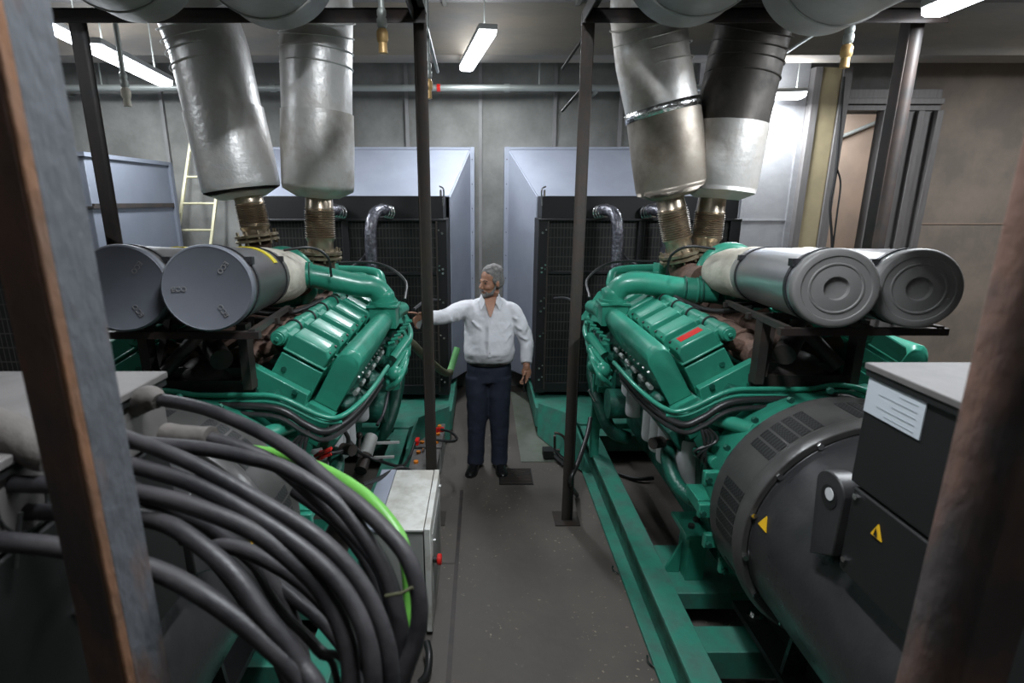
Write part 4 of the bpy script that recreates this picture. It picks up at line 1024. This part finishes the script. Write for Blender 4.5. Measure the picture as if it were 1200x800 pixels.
# ---------------------------------------------------------------- power cables at left
CABLES = [
 # list of (u, v, depth), radius, label
 ([(172, 466, 1.28), (215, 473, 1.25), (252, 483, 1.22), (306, 507, 1.18), (350, 534, 1.12), (390, 568, 1.06), (420, 591, 1.02), (450, 619, .99), (477, 653, .96), (491, 700, .94), (488, 746, .93), (471, 798, .92), (455, 870, .92)], .0150, 'topmost black power cable, arching over the green earth cable'),
 ([(247, 514, 1.165), (288, 527, 1.15), (325, 545, 1.14), (373, 586, 1.12), (418, 629, 1.08), (445, 665, 1.05), (459, 710, 1.02), (464, 764, 1.0), (460, 860, .99)], .0150, 'black power cable leaving the dusty sleeve'),
 ([(140, 516, 1.10), (174, 520, 1.09), (240, 526, 1.08), (290, 536, 1.07), (335, 549, 1.06), (392, 586, 1.03), (430, 632, 1.0), (455, 678, .98), (468, 728, .96), (470, 764, .95), (466, 850, .94)], .0150, 'black power cable running just under the sleeved one'),
 ([(110, 500, 1.02), (157, 516, 1.0), (225, 543, .98), (315, 593, .95), (378, 634, .92), (424, 685, .90), (451, 745, .88), (459, 800, .87), (458, 880, .87)], .0140, 'black power cable in the middle of the bundle, third arc'),
 ([(100, 530, 1.0), (166, 548, .98), (234, 570, .96), (315, 615, .93), (378, 662, .90), (413, 707, .88), (432, 756, .86), (438, 810, .85), (438, 890, .85)], .0148, 'black power cable in the middle of the bundle, fourth arc'),
 ([(0, 566, .95), (60, 568, .95), (120, 572, .95), (171, 579, .94), (225, 593, .93), (292, 620, .92), (342, 656, .91), (380, 696, .90), (405, 750, .88), (412, 810, .87), (412, 890, .86)], .0155, 'black power cable entering level from the left edge, uppermost'),
 ([(0, 598, .98), (60, 600, .98), (130, 603, .97), (180, 609, .93), (216, 625, .90), (270, 669, .87), (310, 722, .85), (350, 775, .84), (385, 850, .83)], .0152, 'black power cable entering from the left edge, second'),
 ([(0, 634, .86), (60, 640, .86), (130, 654, .86), (189, 671, .86), (247, 703, .85), (306, 748, .84), (355, 800, .83), (390, 880, .82)], .0160, 'lowest black power cable entering from the left edge'),
 ([(215, 630, 1.06), (243, 637, 1.05), (288, 645, 1.03), (342, 673, 1.0), (382, 708, .97), (418, 753, .94), (440, 805, .92), (446, 880, .91)], .0148, 'dusty brown topped black cable within the bundle'),
 ([(320, 680, 1.1), (346, 701, 1.08), (384, 734, 1.06), (416, 784, 1.04), (425, 860, 1.02)], .0140, 'black power cable low in the bundle, running beside the dusty topped one'),
 ([(345, 575, 1.3), (392, 610, 1.25), (432, 660, 1.2), (452, 715, 1.15), (456, 770, 1.12), (450, 850, 1.1)], .0150, 'black power cable deep in the bundle beside the cabinet'),
 ([(150, 604, 1.15), (215, 622, 1.12), (262, 668, 1.1), (300, 722, 1.08), (335, 790, 1.05), (350, 860, 1.02)], .0150, 'black power cable in shadow behind the lower arcs'),
 ([(0, 540, 1.04), (60, 545, 1.04), (130, 560, 1.02), (200, 600, 1.0), (250, 622, 1.05), (300, 660, 1.08), (340, 720, 1.08), (360, 800, 1.06)], .0150, 'black power cable half hidden under the boot at the left edge'),
]
for pts, r, lab in CABLES:
    P = [at(u, v, D=d) for u, v, d in pts]
    e = P[-1]; P += [Vector((e.x+.01, e.y+.02, 1.0)), Vector((e.x, e.y+.04, .5)), Vector((e.x-.02, e.y+.06, .02))]
    if pts[0][0] < 10:
        P = [P[0]+Vector((-.45, .12, .03)), P[0]+Vector((-.15, .03, 0))]+P
    tag(MB().tube(P, r, 14, 7).build('power_cable', 'rubber'), lab, 'cable', 'black power cables of the left generator')
P = [at(u, v, D=d) for u, v, d in ((280, 526, 1.34), (333, 534, 1.3), (382, 552, 1.24), (427, 580, 1.16), (461, 617, 1.1), (475, 650, 1.07), (481, 700, 1.05), (477, 750, 1.03), (466, 850, 1.02))]
e = P[-1]; P += [Vector((e.x, e.y+.02, .8)), Vector((e.x, e.y+.04, .02))]
tag(MB().tube(P, .0145, 14, 7).build('earth_cable', 'earth'), 'bright green earth cable among the black ones', 'cable')
for pts, r, lab in (([(300, 668, .95), (330, 715, .93), (375, 760, .92), (420, 830, .9)], .007, 'thin black wire crossing the cable bundle diagonally, upper'), ([(270, 655, .97), (315, 705, .95), (370, 762, .93), (400, 830, .92)], .006, 'thin black wire crossing the cable bundle diagonally, lower')):
    P = [at(u, v, D=d) for u, v, d in pts]; e = P[-1]; P += [Vector((e.x, e.y, .6)), Vector((e.x, e.y+.02, .02))]
    tag(MB().tube(P, r, 8, 6).build('thin_wire', 'hose'), lab, 'wire')
# sleeves, boots
o = MB().tube([at(195, 509, D=1.19), at(210, 511, D=1.18), at(235, 513, D=1.17), at(247, 514, D=1.165)], [.026, .025, .025, .027], 20)
tag(o.build('cable_sleeve', 'boot'), 'dusty rubber sleeve on a cable end right of the rusty post', 'cable sleeve')
o = MB().tube([at(120, 488, D=1.3), at(150, 478, D=1.29), at(175, 466, D=1.27), at(186, 470, D=1.26)], [.020, .028, .030, .019], 18, 5)
tag(o.build('cable_boot', 'boot'), 'dusty rubber boot bulging where the topmost cable starts', 'cable boot', 'rubber cable boots')
o = MB().tube([at(-35, 490, D=1.0), at(0, 505, D=.98), at(30, 518, D=.97), at(50, 532, D=.96), at(60, 536, D=.96)], [.034, .040, .036, .030, .026], 18, 5)
tag(o.build('cable_boot', 'boot'), 'large dusty rubber boot at the left edge of the picture', 'cable boot', 'rubber cable boots')
o = MB().tube([at(50, 486, D=1.12), at(66, 490, D=1.1), at(85, 492, D=1.1)], [.018, .030, .026], 16, 4)
tag(o.build('cable_boot', 'boot'), 'brown rubber boot left of the rusty post, against the box', 'cable boot', 'rubber cable boots')
m = MB(); m.torus(at(28, 590, D=.97), (1, 0, .2), .05, .003, 24, 6); m.tube([at(24, 600, D=.93), at(20, 640, D=.93), at(18, 665, D=.93)], .004, 6)
tag(m.build('cable_tie', 'hose'), 'black tie around the cables at the left edge', 'cable tie', 'cable ties')
m = MB(); m.tube([at(452, 698, D=.95), at(470, 695, D=.93), at(484, 688, D=.93)], .003, 6)
tag(m.build('cable_tie', 'olive'), 'thin tie bridging two cables in front of the cabinet', 'cable tie', 'cable ties')
o = MB().tube([at(500, 752, Z=.12), at(503, 768, Z=.10), at(500, 790, Z=.05), at(492, 800, Z=.02)], .018, 10, 6)
tag(o.build('flex_conduit', 'hose'), 'black corrugated conduit on the floor below the cabinet', 'conduit')

# ---------------------------------------------------------------- the man
PX, PY = .035, 4.30
man = root('person', (PX, PY, 0), 'man in white shirt and navy trousers standing in the aisle, pointing left', 'person')
def ell(rings, n=28, pw=2.3):
    out = []
    for cx, cy, z, rx, ry in rings:
        r = []
        for k in range(n):
            a = 2*pi*k/n; c_, s_ = cos(a), sin(a)
            r.append((cx+rx*abs(c_)**(2/pw)*(1 if c_ >= 0 else -1), cy+ry*abs(s_)**(2/pw)*(1 if s_ >= 0 else -1), z))
        out.append(r)
    return out
HC = Vector((PX+.035, PY-.03, 1.625))       # head centre
yaw = radians(52)
Rh = Matrix.Rotation(yaw, 3, 'Z') @ Matrix.Rotation(pi, 3, 'Z')       # local +y is the face direction
Rh = Matrix.Rotation(-yaw, 3, 'Z') @ Matrix.Rotation(pi, 3, 'Z')
Rh = Rh @ Matrix.Rotation(radians(-7), 3, 'X')
def hp(x, y, z): return HC + Rh @ Vector((x, y, z))
def hball(m, c, r, n=16): m.ball(hp(*c), 1, r, Rh, n)
sR = Vector((PX-.165, PY+.0, 1.405)); eR = at(521, 371, Y=4.10); wR = at(501, 373, Y=3.98); tR = at(476, 369, Y=3.86)
sL = Vector((PX+.205, PY+.0, 1.39)); eL = at(617, 402, Y=4.26); wL = at(617, 428, Y=4.14)
def finger(m, base, d, side, lens, curl, r=.0085):
    p = Vector(base); pts = [p.copy()]; dd = Vector(d).normalized()
    axis = Vector(side).normalized()
    for L_, c_ in zip(lens, curl):
        dd = Matrix.Rotation(radians(c_), 3, axis) @ dd; p = p+dd*L_; pts.append(p.copy())
    m.tube(pts, [r*1.05, r, r*.92, r*.78], 8); m.ball(pts[-1], r*.8, n=8)
    return pts
m = MB()
hball(m, (0, -.012, .035), (.074, .092, .082)); hball(m, (0, .030, -.012), (.062, .062, .075)); hball(m, (0, .036, -.065), (.048, .050, .045))
hball(m, (0, .066, -.092), (.024, .022, .018), 12); hball(m, (0, .082, .022), (.048, .012, .010), 12)
m.tube([hp(0, .085, .015), hp(0, .105, -.018), hp(0, .112, -.032)], [.009, .013, .014], 10); hball(m, (0, .100, -.036), (.019, .012, .009), 10)
hball(m, (0, .088, -.060), (.024, .012, .007), 10); hball(m, (0, .085, -.071), (.021, .012, .007), 10)
for q in (-1, 1):
    hball(m, (q*.076, -.005, -.012), (.009, .020, .031), 10); hball(m, (q*.036, .062, -.028), (.024, .022, .022), 10)
m.tube([hp(0, -.02, -.06), Vector((PX+.02, PY+.01, 1.50)), Vector((PX+.02, PY+.02, 1.42))], [.056, .058, .075], 16)
# inner torso, arms, legs
m.loft(ell([(PX+.02, PY+.01, .92, .12, .08), (PX+.02, PY+.0, 1.1, .14, .11), (PX+.02, PY+.01, 1.35, .17, .10), (PX+.02, PY+.015, 1.45, .10, .06)]))
m.tube([sR, eR, wR], [.045, .038, .027], 12); m.tube([sL, eL, wL], [.045, .038, .028], 12)
for q, xx in ((-1, -.085), (1, .105)): m.tube([(PX+xx, PY, .95), (PX+xx, PY-.02, .5), (PX+xx, PY+.01, .08)], [.06, .05, .038], 12)
# pointing right hand
d = (tR-wR).normalized(); up_ = Vector((0, 0, 1)); sd = d.cross(up_).normalized()       # sd points to the camera side or away
pm = wR+d*.055
Rp = d.to_track_quat('Y', 'Z').to_matrix()
m.ball(wR+d*.05, 1, (.018, .055, .038), Rp, 14); m.tube([wR-d*.02, wR+d*.03], [.027, .026], 12)
kn = [wR+d*.095+up_*z for z in (.026, .008, -.010, -.026)]
cur = -sd
finger(m, kn[0], d, sd, (.040, .026, .022), (0, -6, -6))
for k in (1, 2, 3): finger(m, kn[k], d-up_*.1*k, sd, (.036, .024, .018), (-28-8*k, -52, -40))
finger(m, wR+d*.035+up_*.022-sd*.012, d*.8+up_*.5-sd*.3, sd, (.03, .028, .02), (-5, -20, -15), .010)
# left hand hanging, holding a phone
dl = Vector((.0, -.25, -1)).normalized(); sx_ = Vector((1, 0, 0))
Rl = dl.to_track_quat('Y', 'X').to_matrix()
m.ball(wL+dl*.055, 1, (.020, .055, .040), dl.to_track_quat('Y', 'X').to_matrix(), 14); m.tube([wL, wL+dl*.03], [.028, .027], 12)
ax_ = Vector((0, 1, 0))
for k, oy in enumerate((.032, .011, -.010, -.030)):
    b_ = wL+dl*.095+Vector((.008, -oy, 0)); finger(m, b_, dl, ax_, (.036, .026, .02), (28, 40, 35))
finger(m, wL+dl*.04+Vector((-.012, -.035, 0)), dl+Vector((-.3, -.5, 0)), ax_, (.032, .028, .02), (5, 8, 10), .010)
body = m.build('body', 'skin', man, remesh=.0055)
# hair, beard, eyes
m = MB()
hball(m, (0, -.024, .052), (.079, .089, .080), 24); hball(m, (0, -.06, .0), (.071, .056, .075), 20)
for q in (-1, 1): hball(m, (q*.066, .0, .018), (.015, .034, .038), 12)
for k in range(60):
    a = random.uniform(0, 2*pi); b_ = random.uniform(.25, 1.3); hball(m, (.072*cos(a)*cos(b_), -.026+.082*sin(a)*cos(b_), .055+.074*sin(b_)), (.016, .016, .012), 8)
hr = m.build('hair', 'hair', man, remesh=.006)
m = MB(); hball(m, (0, .064, -.092), (.034, .030, .026), 14); hball(m, (0, .096, -.051), (.028, .012, .008), 12); hball(m, (0, .040, -.088), (.050, .046, .030), 14)
for q in (-1, 1): m.tube([hp(q*.028, .086, -.056), hp(q*.032, .078, -.075), hp(q*.024, .074, -.095)], [.006, .009, .012], 8); m.tube([hp(q*.068, .01, -.02), hp(q*.062, .018, -.05), hp(q*.045, .045, -.088)], [.006, .010, .014], 8)
m.build('beard', 'hair', man, remesh=.006)
m = MB()
for q in (-1, 1): m.tube([hp(q*.012, .088, .022), hp(q*.030, .086, .028), hp(q*.050, .072, .022)], [.004, .005, .003], 8)
m.build('eyebrow', 'darkbrow', man)
m = MB()
for q in (-1, 1): hball(m, (q*.030, .081, .004), (.011, .008, .006), 10)
m.build('eye', 'darkbrow', man)
# shirt
m = MB()
m.loft(ell([(PX+.022, PY+.005, .955, .180, .118), (PX+.022, PY-.008, .985, .202, .145), (PX+.022, PY-.018, 1.06, .209, .168), (PX+.022, PY-.015, 1.17, .203, .158),
  (PX+.024, PY-.004, 1.29, .206, .134), (PX+.024, PY+.004, 1.38, .205, .115), (PX+.024, PY+.010, 1.435, .170, .092), (PX+.026, PY+.012, 1.475, .118, .075), (PX+.026, PY+.016, 1.488, .084, .064)], 40))
m.tube([sR+Vector((.06, .01, .0)), sR+Vector((0, 0, -.01)), (sR+eR)/2, eR, eR+(wR-eR)*.75, eR+(wR-eR)*.98], [.070, .078, .070, .060, .054, .058], 18, 3)
m.tube([sL+Vector((-.07, .01, .01)), sL+Vector((-.01, 0, -.005)), sL+Vector((.022, 0, -.05)), (sL+eL)/2+Vector((.015, 0, 0)), eL, eL+(wL-eL)*.6, eL+(wL-eL)*.93], [.062, .072, .074, .066, .058, .050, .046], 18, 3)
# folds
for p, q, r in (((-.10, -.135, 1.20), (.06, -.16, 1.12), .014), ((.17, -.10, 1.30), (.02, -.155, 1.19), .014), ((.18, -.11, 1.22), (.04, -.165, 1.10), .016), ((-.14, -.12, 1.33), (-.02, -.14, 1.24), .012), ((-.13, -.12, 1.06), (.0, -.16, 1.03), .014), ((.16, -.12, 1.05), (.05, -.16, 1.02), .014), ((.20, -.04, 1.18), (.12, -.14, 1.13), .014)):
    m.tube([Vector((PX+.02, PY, 0))+Vector(p), Vector((PX+.02, PY, 0))+(Vector(p)+Vector(q))/2+Vector((0, -.008, -.008)), Vector((PX+.02, PY, 0))+Vector(q)], [r*.5, r, r*.5], 8, 4)
for k, t in enumerate((.2, .5, .8)):
    c_ = sR+(eR-sR)*t; m.tube([c_+Vector((0, -.066, .03)), c_+Vector((.02, -.074, -.02)), c_+Vector((.03, -.05, -.058))], [.006, .012, .006], 8, 4)
    c_ = sL+(eL-sL)*t; m.tube([c_+Vector((-.05, -.04, .03)), c_+Vector((.0, -.075, 0)), c_+Vector((.055, -.03, -.03))], [.006, .011, .006], 8, 4)
sh = m.build('shirt', 'shirt', man, remesh=.009)
dsp = sh.modifiers.new('d', 'DISPLACE'); tx = bpy.data.textures.new('folds', 'CLOUDS'); tx.noise_scale = .07; dsp.texture = tx; dsp.strength = .014; dsp.texture_coords = 'GLOBAL'
# collar and placket
m = MB()
for q in (-1, 1):
    c_ = Vector((PX+.03, PY+.01, 1.50))
    m.loft([[c_+Vector((q*.072, .03, .018)), c_+Vector((q*.080, .03, -.02)), c_+Vector((q*.074, .03, -.022)), c_+Vector((q*.067, .03, .016))],
            [c_+Vector((q*.068, -.036, .012)), c_+Vector((q*.098, -.055, -.035)), c_+Vector((q*.095, -.060, -.037)), c_+Vector((q*.062, -.040, .010))],
            [c_+Vector((q*.046, -.090, -.026)), c_+Vector((q*.074, -.118, -.085)), c_+Vector((q*.070, -.124, -.087)), c_+Vector((q*.040, -.096, -.030))]])
m.build('collar', 'shirt', sh, solid=.004)
m = MB(); m.tube([Vector((PX+.03+.0, PY-.118, 1.40)), Vector((PX+.025, PY-.150, 1.28)), Vector((PX+.022, PY-.180, 1.16)), Vector((PX+.022, PY-.185, 1.05))], .012, 4, 4)
m.build('placket', 'shirt', sh)
m = MB()
for t in (0, .3, .6, .9): m.ball(Vector((PX+.03-.006*t, PY-.135-.058*min(1, t*1.3), 1.37-.32*t)), .006, (1, .4, 1), n=8)
m.build('button', 'pale', sh)
m = MB(); m.loft([[(PX+.03+q*w_, PY+y_, z_) for q in (-1, -.4, .4, 1)]+[(PX+.03+q*w_, PY+y_+.05, z_) for q in (1, -1)] for w_, y_, z_ in ((.046, -.062, 1.505), (.042, -.090, 1.47), (.026, -.124, 1.42), (.006, -.150, 1.365))]); m.build('open_neck', 'skin', man)
# trousers and belt
m = MB()
m.loft(ell([(PX+.02, PY+.012, .80, .185, .122), (PX+.02, PY+.008, .90, .184, .126), (PX+.02, PY+.002, .985, .172, .122)], 36))
for q, xx, fx in ((-1, -.075, -.090), (1, .110, .115)):
    m.loft(ell([(PX+fx, PY+.01, .045, .074, .088), (PX+fx, PY+.012, .12, .070, .084), (PX+(xx+fx)/2, PY+.008, .30, .076, .086), (PX+xx, PY+.0, .50, .086, .092), (PX+xx, PY+.005, .68, .097, .106), (PX+xx, PY+.010, .84, .100, .118)], 24))
tr = m.build('trousers', 'navy', man, remesh=.010)
dsp = tr.modifiers.new('d', 'DISPLACE'); tx = bpy.data.textures.new('tfolds', 'CLOUDS'); tx.noise_scale = .09; dsp.texture = tx; dsp.strength = .016; dsp.texture_coords = 'GLOBAL'
m = MB(); m.loft(ell([(PX+.02, PY+.002, .955, .178, .142), (PX+.02, PY+.002, .990, .178, .142)], 36)); bt = m.build('belt', 'shoe', man)
m = MB(); m.cbox((PX+.025, PY-.130, .972), (.045, .010, .034)); m.build('buckle', 'chrome', bt)
# shoes
for fx, rz in ((-.095, -14), (.115, 8)):
    R_ = Matrix.Rotation(radians(rz), 3, 'Z'); c_ = Vector((PX+fx, PY, 0))
    def fp(x, y, z): return c_+R_ @ Vector((x, y, z))
    rings = []
    for y, wd, h in ((.085, .028, .05), (.07, .036, .075), (.03, .039, .095), (-.02, .041, .088), (-.07, .044, .066), (-.12, .048, .052), (-.165, .044, .044), (-.195, .028, .034), (-.203, .012, .026)):
        rings.append([fp(wd*cos(a), y, .012+(h-.012)*max(0, sin(a))**.8 if sin(a) > 0 else .012) for a in [2*pi*k/16 for k in range(16)]])
    so = MB().loft(rings).build('shoe', 'shoe', man)
    rg = []
    for y, wd in ((.09, .032), (.03, .042), (-.05, .042), (-.12, .052), (-.17, .046), (-.205, .018)): rg += [(wd, y)]
    poly = [fp(x, y, .0) for x, y in rg]+[fp(-x, y, .0) for x, y in rg[::-1]]
    MB().prism(poly, (0, 0, .014)).build('sole', 'boxblack', so)
# phone and paper: held things of their own
ph = MB().cbox(wL+dl*.13+Vector((-.022, -.02, 0)), (.010, .072, .14), Matrix.Rotation(radians(14), 3, 'X')).build('mobile_phone', 'shoe', bevel=.003)
tag(ph, 'black mobile phone held in the man\'s lowered left hand', 'phone')
p = wR+d*.085-up_*.05
pa = MB().cbox(p, (.045, .004, .07), Matrix.Rotation(radians(18), 3, 'Y')).build('paper_slip', 'white')
tag(pa, 'small white slip of paper in the man\'s pointing hand', 'paper')
